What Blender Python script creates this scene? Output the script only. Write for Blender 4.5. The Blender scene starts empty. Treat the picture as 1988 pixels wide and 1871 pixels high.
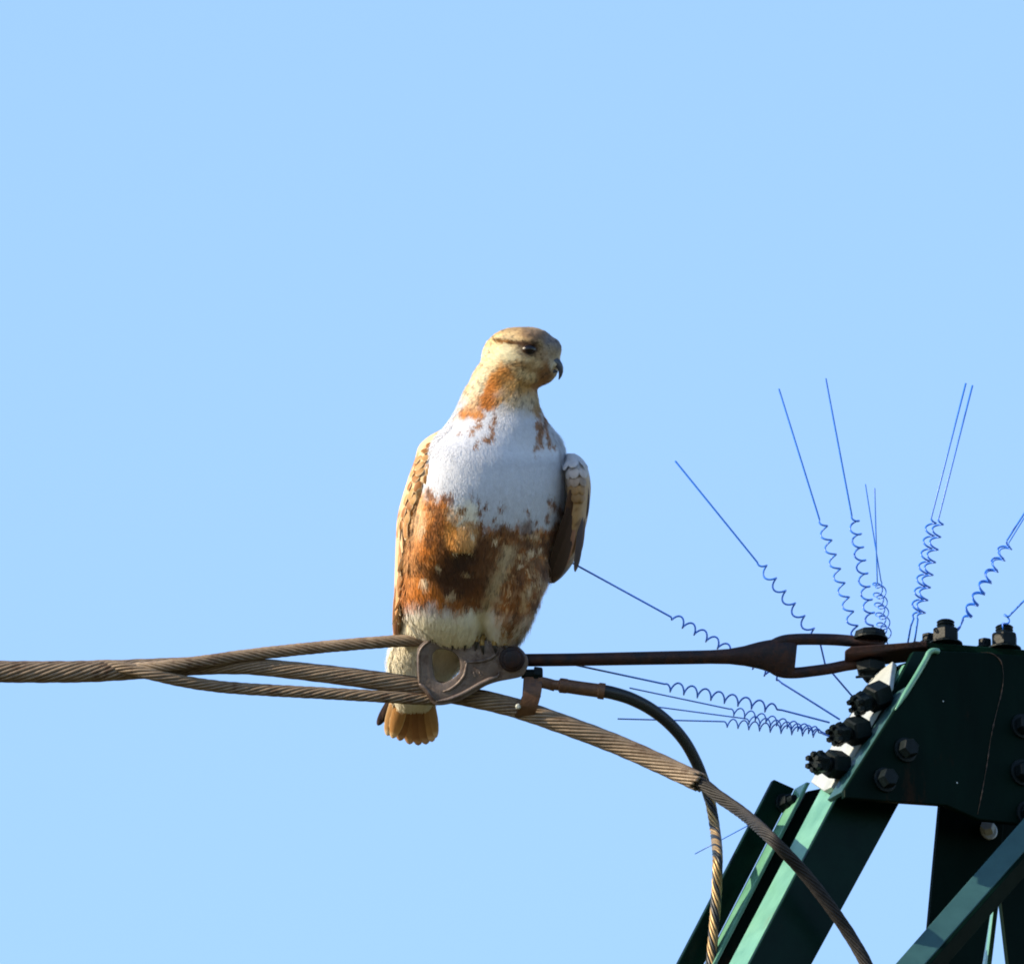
import bpy, bmesh, math, random
import numpy as np
from mathutils import Vector, Matrix
from mathutils.bvhtree import BVHTree

random.seed(7)
RNG = np.random.default_rng(7)
scene = bpy.context.scene
COL = scene.collection

# ---------------------------------------------------------------- camera
PITCH = math.radians(20.0)
DIST = 50.0                       # camera to perch, metres
S = 0.00075                       # metres per (1988 px wide) photograph pixel at the perch
CX, CY = 994.0, 935.5
REF = Vector((0.0, 0.0, 18.7))
FWD = Vector((0, math.cos(PITCH), math.sin(PITCH)))
UPV = Vector((0, -math.sin(PITCH), math.cos(PITCH)))
RGT = Vector((1, 0, 0))
CAMPOS = REF - FWD * DIST
cam_d = bpy.data.cameras.new('camera')
cam = bpy.data.objects.new('camera', cam_d)
COL.objects.link(cam)
cam.location = CAMPOS
cam.rotation_euler = (math.pi / 2 + PITCH, 0, 0)
cam_d.sensor_width = 36.0
cam_d.lens = 36.0 * DIST / (1988 * S)
cam_d.clip_start = 1.0
cam_d.clip_end = 20000.0
scene.camera = cam

# ---------------------------------------------------------------- sky, sun, exposure
SUN_AZ = math.radians(-71.0)      # measured from the direction of the camera, minus = left
SUN_EL = math.radians(27.0)
SUN_DIR = Vector((math.sin(SUN_AZ) * math.cos(SUN_EL), -math.cos(SUN_AZ) * math.cos(SUN_EL), math.sin(SUN_EL)))
world = bpy.data.worlds.new('World')
scene.world = world
world.use_nodes = True
wn = world.node_tree
wn.nodes.clear()
sky = wn.nodes.new('ShaderNodeTexSky')
sky.sky_type = 'NISHITA'
sky.sun_disc = False
sky.sun_elevation = SUN_EL
sky.sun_rotation = math.atan2(SUN_DIR.x, SUN_DIR.y)
sky.altitude = 300.0
sky.air_density = 1.0
sky.dust_density = 0.35
sky.ozone_density = 2.5
bg = wn.nodes.new('ShaderNodeBackground')
bg.inputs['Strength'].default_value = 0.14
wo = wn.nodes.new('ShaderNodeOutputWorld')
wn.links.new(sky.outputs[0], bg.inputs['Color'])
wn.links.new(bg.outputs[0], wo.inputs['Surface'])

sun_d = bpy.data.lights.new('sun', 'SUN')
sun_d.energy = 4.2
sun_d.angle = math.radians(0.5)
sun_d.color = (1.0, 0.84, 0.60)
sun = bpy.data.objects.new('sun', sun_d)
COL.objects.link(sun)
sun.location = REF + SUN_DIR * 60
sun.rotation_euler = (-SUN_DIR).to_track_quat('-Z', 'Y').to_euler()

vs = scene.view_settings
vs.view_transform = 'Standard'
vs.look = 'None'
vs.gamma = 1.0
vs.use_curve_mapping = False
vs.exposure = 1.2
scene.cycles.filter_width = 1.9

# ---------------------------------------------------------------- helpers
def W(u, v, d=0.0):
    """photograph pixel + distance behind the perch plane -> world point"""
    p = FWD * DIST + RGT * ((u - CX) * S) + UPV * ((CY - v) * S)
    return CAMPOS + p * ((DIST + d) / DIST)

def on_plane(u, v, p0, n):
    d = FWD * DIST + RGT * ((u - CX) * S) + UPV * ((CY - v) * S)
    t = (p0 - CAMPOS).dot(n) / d.dot(n)
    return CAMPOS + d * t

ORIGIN = {}
def depth_of(p):
    return (p - CAMPOS).dot(FWD) - DIST

def thing(name, label, cat, loc, group=None, kind=None):
    o = bpy.data.objects.new(name, None)
    o.empty_display_size = 0.05
    COL.objects.link(o)
    o.location = loc
    o['label'] = label
    o['category'] = cat
    if group: o['group'] = group
    if kind: o['kind'] = kind
    ORIGIN[o.name] = Vector(loc)
    return o

def mk(name, verts, faces, mat, parent=None, smooth=True, label=None, kind=None, bevel=0.0, cols=None, autosmooth=None):
    org = ORIGIN[parent.name] if parent is not None else None
    me = bpy.data.meshes.new(name)
    V = [Vector(v) for v in verts]
    if org is None:
        org = Vector((0, 0, 0))
    V = [v - org for v in V]
    me.from_pydata([tuple(v) for v in V], [], [tuple(f) for f in faces])
    me.validate()
    bm = bmesh.new(); bm.from_mesh(me)
    bmesh.ops.recalc_face_normals(bm, faces=bm.faces)
    if bevel > 0:
        ed = [e for e in bm.edges if len(e.link_faces) == 2 and e.calc_face_angle(0) > 0.6]
        bmesh.ops.bevel(bm, geom=ed, offset=bevel, segments=2, profile=0.5, affect='EDGES', clamp_overlap=True)
    bm.to_mesh(me); bm.free()
    if cols is not None:
        a = me.color_attributes.new('Col', 'FLOAT_COLOR', 'POINT')
        a.data.foreach_set('color', np.asarray(cols, dtype=np.float32).reshape(-1))
    if smooth:
        me.polygons.foreach_set('use_smooth', [True] * len(me.polygons))
        if autosmooth is not None:
            me.set_sharp_from_angle(angle=math.radians(autosmooth))
    me.materials.append(mat)
    o = bpy.data.objects.new(name, me)
    COL.objects.link(o)
    if parent is not None:
        o.parent = parent
        ORIGIN[o.name] = org
    if label: o['label'] = label
    if kind: o['kind'] = kind
    return o

def tag(o, label, cat, group=None, kind=None):
    o['label'] = label; o['category'] = cat
    if group: o['group'] = group
    if kind: o['kind'] = kind
    return o

def rebase(o, loc):
    """move a single-mesh thing's origin to loc"""
    loc = Vector(loc)
    o.data.transform(Matrix.Translation(-loc))
    o.location = loc
    return o

def catmull(pts, step):
    """smooth polyline through pts (Vectors), about `step` apart"""
    P = [Vector(p) for p in pts]
    P = [P[0] * 2 - P[1]] + P + [P[-1] * 2 - P[-2]]
    out = []
    for i in range(1, len(P) - 2):
        p0, p1, p2, p3 = P[i - 1], P[i], P[i + 1], P[i + 2]
        # centripetal-ish tangents
        d1 = max((p2 - p1).length, 1e-6)
        m1 = (p2 - p0) * (d1 / max((p2 - p1).length + (p1 - p0).length, 1e-6))
        m2 = (p3 - p1) * (d1 / max((p3 - p2).length + (p2 - p1).length, 1e-6))
        n = max(1, int(round(d1 / step)))
        for k in range(n):
            t = k / n
            t2, t3 = t * t, t * t * t
            out.append(p1 * (2*t3 - 3*t2 + 1) + m1 * (t3 - 2*t2 + t) + p2 * (-2*t3 + 3*t2) + m2 * (t3 - t2))
    out.append(P[-2])
    return out

def frames(path):
    n = len(path)
    T, N, B = [], [], []
    for i in range(n):
        a = path[max(i - 1, 0)]; b = path[min(i + 1, n - 1)]
        t = (b - a)
        t = t.normalized() if t.length > 1e-9 else Vector((1, 0, 0))
        nv = (-FWD).cross(t)
        if nv.length < 0.05:
            nv = UPV - t * UPV.dot(t)
        nv.normalize()
        if N and nv.dot(N[-1]) < 0: nv = -nv
        T.append(t); N.append(nv); B.append(t.cross(nv).normalized())
    return T, N, B

def tube(path, rad, sides=8, rad2=None, cap=True):
    """rad (and rad2 in the viewing direction) float or list -> verts, faces"""
    n = len(path)
    r1 = rad if hasattr(rad, '__len__') else [rad] * n
    r2 = r1 if rad2 is None else (rad2 if hasattr(rad2, '__len__') else [rad2] * n)
    T, N, B = frames(path)
    V, F = [], []
    for i in range(n):
        for k in range(sides):
            a = 2 * math.pi * k / sides
            V.append(path[i] + N[i] * (math.cos(a) * r1[i]) + B[i] * (math.sin(a) * r2[i]))
    for i in range(n - 1):
        for k in range(sides):
            k2 = (k + 1) % sides
            F.append((i * sides + k, i * sides + k2, (i + 1) * sides + k2, (i + 1) * sides + k))
    if cap:
        F.append(tuple(range(sides - 1, -1, -1)))
        F.append(tuple((n - 1) * sides + k for k in range(sides)))
    return V, F

def merge(*vf):
    V, F = [], []
    for v, f in vf:
        o = len(V)
        V += list(v)
        F += [tuple(i + o for i in ff) for ff in f]
    return V, F

def prism(poly, ext):
    """polygon (Vectors) extruded by the vector ext"""
    n = len(poly)
    V = [Vector(p) for p in poly] + [Vector(p) + ext for p in poly]
    F = [tuple(range(n)), tuple(range(2 * n - 1, n - 1, -1))]
    for i in range(n):
        j = (i + 1) % n
        F.append((i, i + n, j + n, j))
    return V, F

def axis_frame(ax):
    ax = Vector(ax).normalized()
    h = Vector((0, 0, 1)) if abs(ax.z) < 0.9 else Vector((0, 1, 0))
    x = ax.cross(h).normalized()
    return ax, x, ax.cross(x).normalized()

def ngon(c, ax, r0, r1, h, sides, rot=0.0, flare=0.0):
    """n-sided block from c along ax; r0 bottom radius, r1 top radius; chamfered ends"""
    ax, x, y = axis_frame(ax)
    V, F = [], []
    ch = min(h, r0) * 0.14
    lv = [(0, r0 * 0.9), (ch, r0), (h - ch, r1), (h, r1 * 0.86)]
    for (z, r) in lv:
        for k in range(sides):
            a = rot + 2 * math.pi * k / sides
            V.append(c + ax * z + x * (math.cos(a) * r) + y * (math.sin(a) * r))
    for i in range(3):
        for k in range(sides):
            k2 = (k + 1) % sides
            F.append((i * sides + k, i * sides + k2, (i + 1) * sides + k2, (i + 1) * sides + k))
    F.append(tuple(range(sides)))
    F.append(tuple(3 * sides + k for k in range(sides)))
    return V, F

# ---------------------------------------------------------------- materials
def mat(name, c1, c2=None, scale=30.0, rough=0.6, metal=0.0, bump=0.0, bscale=None, c3=None, c3_scale=8.0, c3_amt=0.5, spec=0.5, detail=6.0, aniso=None, rough_var=0.0):
    m = bpy.data.materials.new(name)
    m.use_nodes = True
    nt = m.node_tree
    b = nt.nodes['Principled BSDF']
    b.inputs['Roughness'].default_value = rough
    b.inputs['Metallic'].default_value = metal
    b.inputs['Specular IOR Level'].default_value = spec
    tc = nt.nodes.new('ShaderNodeTexCoord')
    src = tc.outputs['Object']
    if aniso:
        mp = nt.nodes.new('ShaderNodeMapping')
        mp.inputs['Scale'].default_value = aniso
        nt.links.new(src, mp.inputs['Vector']); src = mp.outputs[0]
    if c2 is None:
        b.inputs['Base Color'].default_value = (*c1, 1)
    else:
        n = nt.nodes.new('ShaderNodeTexNoise')
        n.inputs['Scale'].default_value = scale
        n.inputs['Detail'].default_value = detail
        n.inputs['Roughness'].default_value = 0.65
        nt.links.new(src, n.inputs['Vector'])
        r = nt.nodes.new('ShaderNodeValToRGB')
        r.color_ramp.elements[0].position = 0.35
        r.color_ramp.elements[0].color = (*c1, 1)
        r.color_ramp.elements[1].position = 0.68
        r.color_ramp.elements[1].color = (*c2, 1)
        nt.links.new(n.outputs[0], r.inputs[0])
        outc = r.outputs[0]
        if c3 is not None:
            n2 = nt.nodes.new('ShaderNodeTexNoise')
            n2.inputs['Scale'].default_value = c3_scale
            n2.inputs['Detail'].default_value = 8.0
            n2.inputs['Roughness'].default_value = 0.7
            nt.links.new(src, n2.inputs['Vector'])
            r2 = nt.nodes.new('ShaderNodeValToRGB')
            r2.color_ramp.elements[0].position = 1.0 - c3_amt
            r2.color_ramp.elements[0].color = (0, 0, 0, 1)
            r2.color_ramp.elements[1].position = min(1.0, 1.0 - c3_amt + 0.12)
            r2.color_ramp.elements[1].color = (1, 1, 1, 1)
            nt.links.new(n2.outputs[0], r2.inputs[0])
            mx = nt.nodes.new('ShaderNodeMix'); mx.data_type = 'RGBA'
            nt.links.new(r2.outputs[0], mx.inputs[0])
            nt.links.new(outc, mx.inputs[6])
            mx.inputs[7].default_value = (*c3, 1)
            outc = mx.outputs[2]
        nt.links.new(outc, b.inputs['Base Color'])
        if rough_var > 0:
            mr = nt.nodes.new('ShaderNodeMapRange')
            mr.inputs[3].default_value = max(0.05, rough - rough_var)
            mr.inputs[4].default_value = min(1.0, rough + rough_var)
            nt.links.new(n.outputs[0], mr.inputs[0])
            nt.links.new(mr.outputs[0], b.inputs['Roughness'])
    if bump > 0:
        nb = nt.nodes.new('ShaderNodeTexNoise')
        nb.inputs['Scale'].default_value = bscale or scale * 3
        nb.inputs['Detail'].default_value = 5.0
        nt.links.new(src, nb.inputs['Vector'])
        bp = nt.nodes.new('ShaderNodeBump')
        bp.inputs['Strength'].default_value = bump
        bp.inputs['Distance'].default_value = 0.002
        nt.links.new(nb.outputs[0], bp.inputs['Height'])
        nt.links.new(bp.outputs[0], b.inputs['Normal'])
    return m

M = {}
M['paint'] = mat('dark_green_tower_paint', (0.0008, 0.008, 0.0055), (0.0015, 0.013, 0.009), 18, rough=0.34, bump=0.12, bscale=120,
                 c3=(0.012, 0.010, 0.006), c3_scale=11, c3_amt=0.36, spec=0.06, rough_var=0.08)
M['lit_green'] = mat('sunlit_green_paint', (0.07, 0.20, 0.13), (0.12, 0.29, 0.20), 22, rough=0.28, bump=0.1, bscale=90, c3=(0.10, 0.17, 0.10), c3_scale=14, c3_amt=0.4, spec=0.6)  # pale copy of the tower paint, sunlight put into the colour
M['gusset'] = mat('dark_green_plate_paint', (0.0006, 0.0045, 0.0032), (0.0012, 0.008, 0.0055), 14, rough=0.5, bump=0.15, bscale=90,
                  c3=(0.026, 0.011, 0.005), c3_scale=9, c3_amt=0.40, spec=0.03, aniso=(1, 1, 0.35))
M['brace'] = mat('skylit_teal_paint', (0.016, 0.055, 0.060), (0.024, 0.075, 0.080), 25, rough=0.4, bump=0.1, bscale=90, spec=0.4)  # lighter copy of the tower paint, sky light put into the colour
M['galv'] = mat('weathered_galvanised_steel', (0.33, 0.36, 0.36), (0.45, 0.48, 0.47), 40, rough=0.45, metal=0.35, bump=0.08)
M['bolt'] = mat('dark_painted_bolt', (0.002, 0.005, 0.006), (0.005, 0.009, 0.011), 90, rough=0.45, bump=0.2, c3=(0.016, 0.008, 0.005), c3_scale=60, c3_amt=0.36, spec=0.1)
M['rust'] = mat('rusted_forged_steel', (0.011, 0.006, 0.008), (0.040, 0.014, 0.008), 45, rough=0.6, metal=0.2, bump=0.35, bscale=220,
                c3=(0.007, 0.006, 0.010), c3_scale=26, c3_amt=0.50, spec=0.3)
M['cast'] = mat('cast_thimble_steel', (0.085, 0.064, 0.058), (0.15, 0.112, 0.095), 50, rough=0.5, metal=0.25, bump=0.3, bscale=260,
                c3=(0.05, 0.028, 0.022), c3_scale=30, c3_amt=0.48, spec=0.5)
M['strap'] = mat('rusty_strap_steel', (0.055, 0.022, 0.010), (0.115, 0.050, 0.020), 50, rough=0.6, metal=0.1, bump=0.3, bscale=200,
                 c3=(0.025, 0.012, 0.008), c3_scale=35, c3_amt=0.46)
M['alu'] = mat('weathered_aluminium_strand', (0.135, 0.098, 0.066), (0.215, 0.160, 0.112), 60, rough=0.55, metal=0.1, bump=0.2, bscale=300,
               c3=(0.085, 0.050, 0.030), c3_scale=35, c3_amt=0.48, spec=0.4)
M['wire'] = mat('dull_conductor_strand', (0.012, 0.012, 0.013), (0.028, 0.025, 0.024), 60, rough=0.6, metal=0.0, bump=0.2, bscale=300, spec=0.2)
M['core'] = mat('cable_core', (0.09, 0.066, 0.046), (0.13, 0.095, 0.066), 60, rough=0.8)
M['rubber'] = mat('black_cable_sheath', (0.004, 0.006, 0.008), (0.008, 0.011, 0.014), 60, rough=0.42, bump=0.1, spec=0.4)
M['copper'] = mat('tarnished_copper_strand', (0.20, 0.13, 0.055), (0.34, 0.23, 0.10), 80, rough=0.42, metal=0.5, spec=0.5)
M['spike'] = mat('blue_coated_spring_wire', (0.012, 0.13, 0.62), (0.020, 0.16, 0.70), 60, rough=0.35, spec=0.5)
M['beak'] = mat('horn_beak', (0.02, 0.025, 0.035), (0.05, 0.055, 0.07), 300, rough=0.3, spec=0.5)
M['cere'] = mat('pale_cere', (0.38, 0.33, 0.24), (0.50, 0.43, 0.30), 300, rough=0.5)
M['eye'] = mat('dark_eye', (0.006, 0.003, 0.003), rough=0.16, spec=0.35)
M['iris'] = mat('brown_iris', (0.022, 0.010, 0.004), rough=0.3)
M['claw'] = mat('black_claw', (0.012, 0.010, 0.010), rough=0.3)
M['toe'] = mat('yellow_scaled_toe', (0.20, 0.12, 0.03), (0.28, 0.18, 0.045), 250, rough=0.55, bump=0.4, bscale=700)
M['ground'] = mat('dry_grass_ground', (0.07, 0.06, 0.028), (0.12, 0.10, 0.05), 0.25, rough=0.95, spec=0.1)

def feather_mat(name, rough=0.75, transl=0.12, sheen=0.15):
    m = bpy.data.materials.new(name)
    m.use_nodes = True
    nt = m.node_tree
    b = nt.nodes['Principled BSDF']
    a = nt.nodes.new('ShaderNodeVertexColor'); a.layer_name = 'Col'
    tc = nt.nodes.new('ShaderNodeTexCoord')
    n = nt.nodes.new('ShaderNodeTexNoise')
    n.inputs['Scale'].default_value = 160.0; n.inputs['Detail'].default_value = 4.0
    nt.links.new(tc.outputs['Object'], n.inputs['Vector'])
    mr = nt.nodes.new('ShaderNodeMapRange')
    mr.inputs[3].default_value = 0.90; mr.inputs[4].default_value = 1.08
    nt.links.new(n.outputs[0], mr.inputs[0])
    mx = nt.nodes.new('ShaderNodeMix'); mx.data_type = 'RGBA'; mx.blend_type = 'MULTIPLY'
    mx.inputs[0].default_value = 1.0
    nt.links.new(a.outputs[0], mx.inputs[6]); nt.links.new(mr.outputs[0], mx.inputs[7])
    nt.links.new(mx.outputs[2], b.inputs['Base Color'])
    b.inputs['Roughness'].default_value = rough
    b.inputs['Specular IOR Level'].default_value = 0.2
    b.inputs['Sheen Weight'].default_value = sheen
    b.inputs['Sheen Roughness'].default_value = 0.5
    tr = nt.nodes.new('ShaderNodeBsdfTranslucent')
    nt.links.new(mx.outputs[2], tr.inputs['Color'])
    ms = nt.nodes.new('ShaderNodeMixShader'); ms.inputs[0].default_value = transl
    nt.links.new(b.outputs[0], ms.inputs[1]); nt.links.new(tr.outputs[0], ms.inputs[2])
    nt.links.new(ms.outputs[0], nt.nodes['Material Output'].inputs['Surface'])
    return m
M['plume'] = feather_mat('plumage')
M['flight'] = feather_mat('flight_feather', rough=0.55, transl=0.08, sheen=0.05)

# ---------------------------------------------------------------- ground (below the picture)
g = 4000.0
gv = [Vector((x, y, 0)) for y in (-g, g) for x in (-g, g)]
go = mk('ground', gv, [(0, 1, 3, 2)], M['ground'], smooth=False)
go['kind'] = 'structure'

# ================================================================ LATTICE TOWER
YAW = math.radians(30.0)
E1 = Vector((math.cos(YAW), math.sin(YAW), 0))       # along the front face, to the right
E2 = Vector((-math.sin(YAW), math.cos(YAW), 0))      # into the tower
NF = -E2
FP0 = W(1806, 1262, -0.05)
def FP(u, v, off=0.0):
    return on_plane(u, v, FP0 + E2 * off, NF)

def lerp2(a, b, v):
    t = (v - a[1]) / (b[1] - a[1])
    return (a[0] + (b[0] - a[0]) * t, v)

tower_base = Vector((FP(1500, 1871).x + 0.9, FP(1500, 1871).y + 0.9, 0))
tower = thing('lattice_tower', 'dark green painted steel lattice tower top filling the lower right corner', 'tower', tower_base)

TH = 0.010
VB = 2650                         # the peak members run to this pixel row, below the picture
# --- front left leg: an angle, one flange in the front face, one going back
cA, cB = (1775, 1262), (1455, 1871)
rA, rB = (1747.6, 1556), (1576, 1871)
ctop = FP(*lerp2(cA, cB, 1264), 0.012); cbot = FP(*lerp2(cA, cB, VB), 0.012)
rtop = FP(*lerp2(rA, rB, 1300), 0.012); rbot = FP(*lerp2(rA, rB, VB), 0.012)
rtop = FP(1830, 1300, 0.012)
leg = mk('leg', *prism([ctop, FP(*lerp2(rA, rB, 1264), 0.012), rbot, cbot], E2 * TH), M['paint'], tower, smooth=False, bevel=0.0015)
TL = (cbot - ctop).normalized()
NL = E2.cross(TL).normalized()
if NL.dot(E1) > 0: NL = -NL       # outward normal of the left face
def LPt(q, e, off=0.0):
    """point on the left face: q metres down the leg, e metres into the tower"""
    return ctop + TL * q + E2 * e + NL * off
def q_at(v):
    a = FP(*lerp2(cA, cB, v), 0.012)
    return (a - ctop).dot(TL)
def LPx(u, v, off=0.0):
    return on_plane(u, v, ctop + NL * off, NL)
Ltot = (cbot - ctop).length
# side flange (faces left)
mk('side_flange', *prism([LPt(0.02, TH), LPt(0.02, 0.085), LPt(Ltot, 0.085), LPt(Ltot, TH)], -NL * TH), M['lit_green'], leg, smooth=False, bevel=0.0015)

# --- rear left leg, its broad flange towards the camera and a lip towards the front
bl0, bl1 = (1503, 1512), (1316, 1871)
br0, br1 = (1543, 1530), (1367, 1871)
dB = 0.215
def tB(v, a, b): return FP(*lerp2(a, b, v), dB)
rear = mk('leg', *prism([FP(1503, 1512, dB), FP(1543, 1530, dB), tB(VB, br0, br1), tB(VB, bl0, bl1)], E2 * TH), M['paint'], tower, smooth=False, bevel=0.0015)
lipw = 0.034
mk('side_flange', *prism([FP(1543, 1530, dB - 0.001), FP(1543, 1530, dB) - E2 * lipw, tB(VB, br0, br1) - E2 * lipw, tB(VB, br0, br1) - E2 * 0.001], E1 * 0.007), M['lit_green'], rear, smooth=False, bevel=0.0015)
# dark filler plate added to stand for the shade between the two legs
mk('shade_filler', *prism([FP(1568, 1535, 0.19), FP(1680, 1512, 0.19), FP(*lerp2((1680, 1512), (1500, 1871), VB), 0.19), FP(*lerp2((1568, 1535), (1386, 1871), VB), 0.19)], E2 * TH),
   M['gusset'], tower, smooth=False, bevel=0.001)

# --- front gusset plate
gus = [(1806, 1262), (1870, 1264.5), (1930, 1268), (2060, 1276), (2060, 1640), (1985, 1600), (1900, 1590), (1838, 1562.5), (1747, 1556.5), (1640, 1548), (1640, 1532), (1706, 1428), (1772, 1323)]
GO = -0.044
gus_o = mk('gusset_plate', *prism([FP(p[0], p[1], GO) for p in gus], E2 * 0.010), M['gusset'], tower, smooth=False, bevel=0.002)
# folded-back flange along the slanting edge
mk('folded_flange', *prism([FP(1772, 1325, GO) + E2 * 0.0105, FP(1641, 1532, GO) + E2 * 0.0105, FP(1641, 1532, GO) + E2 * 0.052, FP(1772, 1325, GO) + E2 * 0.052], -NL * 0.007), M['brace'], gus_o, smooth=False, bevel=0.001)
# bent lip on the slanting edge
lip = catmull([FP(1822, 1264, GO + -0.004), FP(1810, 1263, GO + -0.005), FP(1803, 1268, GO + -0.005), FP(1800, 1275, GO + -0.004), FP(1790, 1293, GO + -0.003), FP(1771, 1325, GO + -0.002), FP(1738, 1378, GO + 0.001)], 0.004)
mk('rolled_lip', *tube(lip, [0.0042] * (len(lip) - 8) + [0.0036 * (8 - k) / 9 + 0.0008 for k in range(8)], 8), M['lit_green'], gus_o)
M['stain'] = mat('rust_run', (0.03, 0.014, 0.008), (0.12, 0.06, 0.03), 120, rough=0.7, c3=(0.01, 0.008, 0.006), c3_scale=70, c3_amt=0.5)
run = catmull([FP(1905, 1266, GO + -0.0008), FP(1925, 1268, GO + -0.0008), FP(1942, 1282, GO + -0.0008), FP(1948, 1310, GO + -0.0008), FP(1944, 1345, GO + -0.0008), FP(1934, 1385, GO + -0.0008), FP(1924, 1430, GO + -0.0008), FP(1915, 1490, GO + -0.0008), FP(1905, 1545, GO + -0.0008), FP(1898, 1580, GO + -0.0008)], 0.004)
mk('rust_run', *tube(run, [(0.35 + 1.5 * math.sin(i * .9 + math.sin(i * .31)) ** 2 * math.sin(i * .23) ** 2) * S for i in range(len(run))], 6), M['stain'], gus_o)
for (pu, pv, pr) in [(1831, 1361, 1.7), (1858, 1519, 1.9)]:
    mk('paint_chip', *ngon(FP(pu, pv, GO - 0.0002), NF, pr * S, pr * S * .8, 0.0006, 7, pu), M['galv'], gus_o, smooth=False)
# dark rear plate added so the gaps read as shade
mk('rear_shade_plate', *prism([FP(1715, 1310, 0.2), FP(2060, 1276, 0.2), FP(2060, 1560, 0.2), FP(1985, 1540, 0.2), FP(1700, 1540, 0.2), FP(1598, 1535, 0.2), FP(1600, 1515, 0.2)], E2 * 0.01), M['gusset'], tower, smooth=False)
mk('inner_shade_plate', *prism([FP(1746, 1290, 0.03), FP(1815, 1268, 0.03), FP(1815, 1340, 0.03), FP(1770, 1390, 0.03), FP(1752, 1348, 0.03)], E2 * 0.01), M['gusset'], tower, smooth=False)  # dark plate added to stand for the shade under the lug
# --- top plate with its bolts
tp = [W(1772, 1243, -0.012), W(2060, 1266, -0.012), W(2060, 1281, -0.012), W(1772, 1259, -0.012)]
top_plate = mk('top_plate', *prism(tp, Vector((0, 0.12, 0))), M['paint'], tower, smooth=False, bevel=0.002)
# --- lug the clevis is pinned to
lugq = [W(1640, 1262, -0.028), W(1652, 1254, -0.028), W(1722, 1249, -0.028), W(1800, 1243, -0.028), W(1800, 1256, -0.028), W(1722, 1264, -0.028), W(1650, 1271, -0.028), W(1640, 1269, -0.028)]
lug = mk('lug_plate', *prism(lugq, Vector((0, 0.058, 0))), M['rust'], tower, smooth=False, bevel=0.002)

def bolt(parent, p, ax, r, hnut, shank_r, shank_l, mat_=None, washer=True, sides=6, rot=0.2, name='bolt'):
    """hex nut seated at p with a threaded end sticking out along ax"""
    mm = mat_ or M['bolt']
    ax = Vector(ax).normalized()
    parts = []
    nv = mk(name, *ngon(p + ax * 0.003, ax, r, r, hnut, sides, rot), mm, parent, smooth=False)
    # threaded shank
    V, F = [], []
    n = max(4, int(shank_l / 0.002)); n = min(n, 14)
    a, x, y = axis_frame(ax)
    sd = 12
    for i in range(n + 1):
        z = hnut + shank_l * i / n
        rr = shank_r * (1.0 if i % 2 == 0 else 0.90)
        if i == n: rr *= 0.86
        for k in range(sd):
            t = 2 * math.pi * k / sd
            V.append(p + ax * z + x * math.cos(t) * rr + y * math.sin(t) * rr)
    for i in range(n):
        for k in range(sd):
            k2 = (k + 1) % sd
            F.append((i * sd + k, i * sd + k2, (i + 1) * sd + k2, (i + 1) * sd + k))
    F.append(tuple(n * sd + k for k in range(sd)))
    mk('threaded_end', V, F, mm, nv, smooth=True, autosmooth=40)
    if washer:
        mk('washer', *ngon(p, ax, r * 1.22, r * 1.22, 0.003, 18), mm, nv, smooth=False)
    return nv

UPZ = Vector((0, 0, 1))
# upright bolts along the top plate
for (u, vb, r, hn, sr, sl, d) in [(1803, 1247, 14, 14, 10, 2, 0.03), (1836, 1250, 27, 27, 18, 20, 0.0),
                                   (1912, 1257, 14, 14, 10, 2, 0.03), (1950, 1260, 27, 27, 18, 20, 0.0)]:
    bolt(top_plate, W(u, vb + 2, d) , UPZ, r * S, hn * S / 0.94, sr * S, sl * S / 0.94, rot=0.45)
# --- nut plate on the left face, with three double-nut bolts
npl = mk('connection_plate', *prism([LPx(1742, 1290, 0.004), LPx(1700, 1322, 0.004), LPx(1583, 1524, 0.004), LPx(1608, 1541, 0.004), LPx(1622, 1534, 0.004), LPx(1735, 1338, 0.004)], NL * 0.009),
         M['galv'], tower, smooth=False, bevel=0.0015)
edge = mk('edge_strip', *prism([LPt(q_at(1330), 0.012, 0.0035), LPt(q_at(1330), 0.028, 0.0035), LPt(q_at(1500), 0.034, 0.0035), LPt(q_at(1500), 0.012, 0.0035)], NL * 0.004), M['galv'], tower, smooth=False)

for (p1, p2, dd) in [((1704, 1350), (1650, 1374), 0.0), ((1664, 1417), (1610, 1429), 0.02), ((1624, 1484), (1572, 1478), 0.035)]:
    a = LPx(p1[0] + 16, p1[1] - (p2[1] - p1[1]) * 0.25, 0.012); b = W(*p2, depth_of(a) - 0.05)
    ax = (b - a).normalized()
    nn = bolt(npl, a, ax, 28 * S, 44 * S, 15 * S, 24 * S, washer=False, rot=0.35)
    # castellated outer nut
    L0 = (W(p1[0], p1[1], 0) - W(*p2, 0)).length
    c = a + ax * (58 * S)
    V1 = ngon(c, ax, 22 * S, 22 * S, 24 * S, 6, 0.1)
    pieces = [V1]
    aa, xx, yy = axis_frame(ax)
    for k in range(6):
        t = 0.3 + k * math.pi / 3
        pc = c + ax * (22 * S) + xx * math.cos(t) * 15 * S + yy * math.sin(t) * 15 * S
        pieces.append(ngon(pc, ax, 6.5 * S, 6 * S, 11 * S, 5, t))
    for k in range(6):
        t = k * math.pi / 3 + 0.1
        pc = c + ax * (8 * S) + xx * math.cos(t) * 18 * S + yy * math.sin(t) * 18 * S
        pieces.append(ngon(pc, ax, 7 * S, 6 * S, 12 * S, 5, t))
    mk('castle_nut', *merge(*pieces), M['bolt'], nn, smooth=False)

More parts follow.
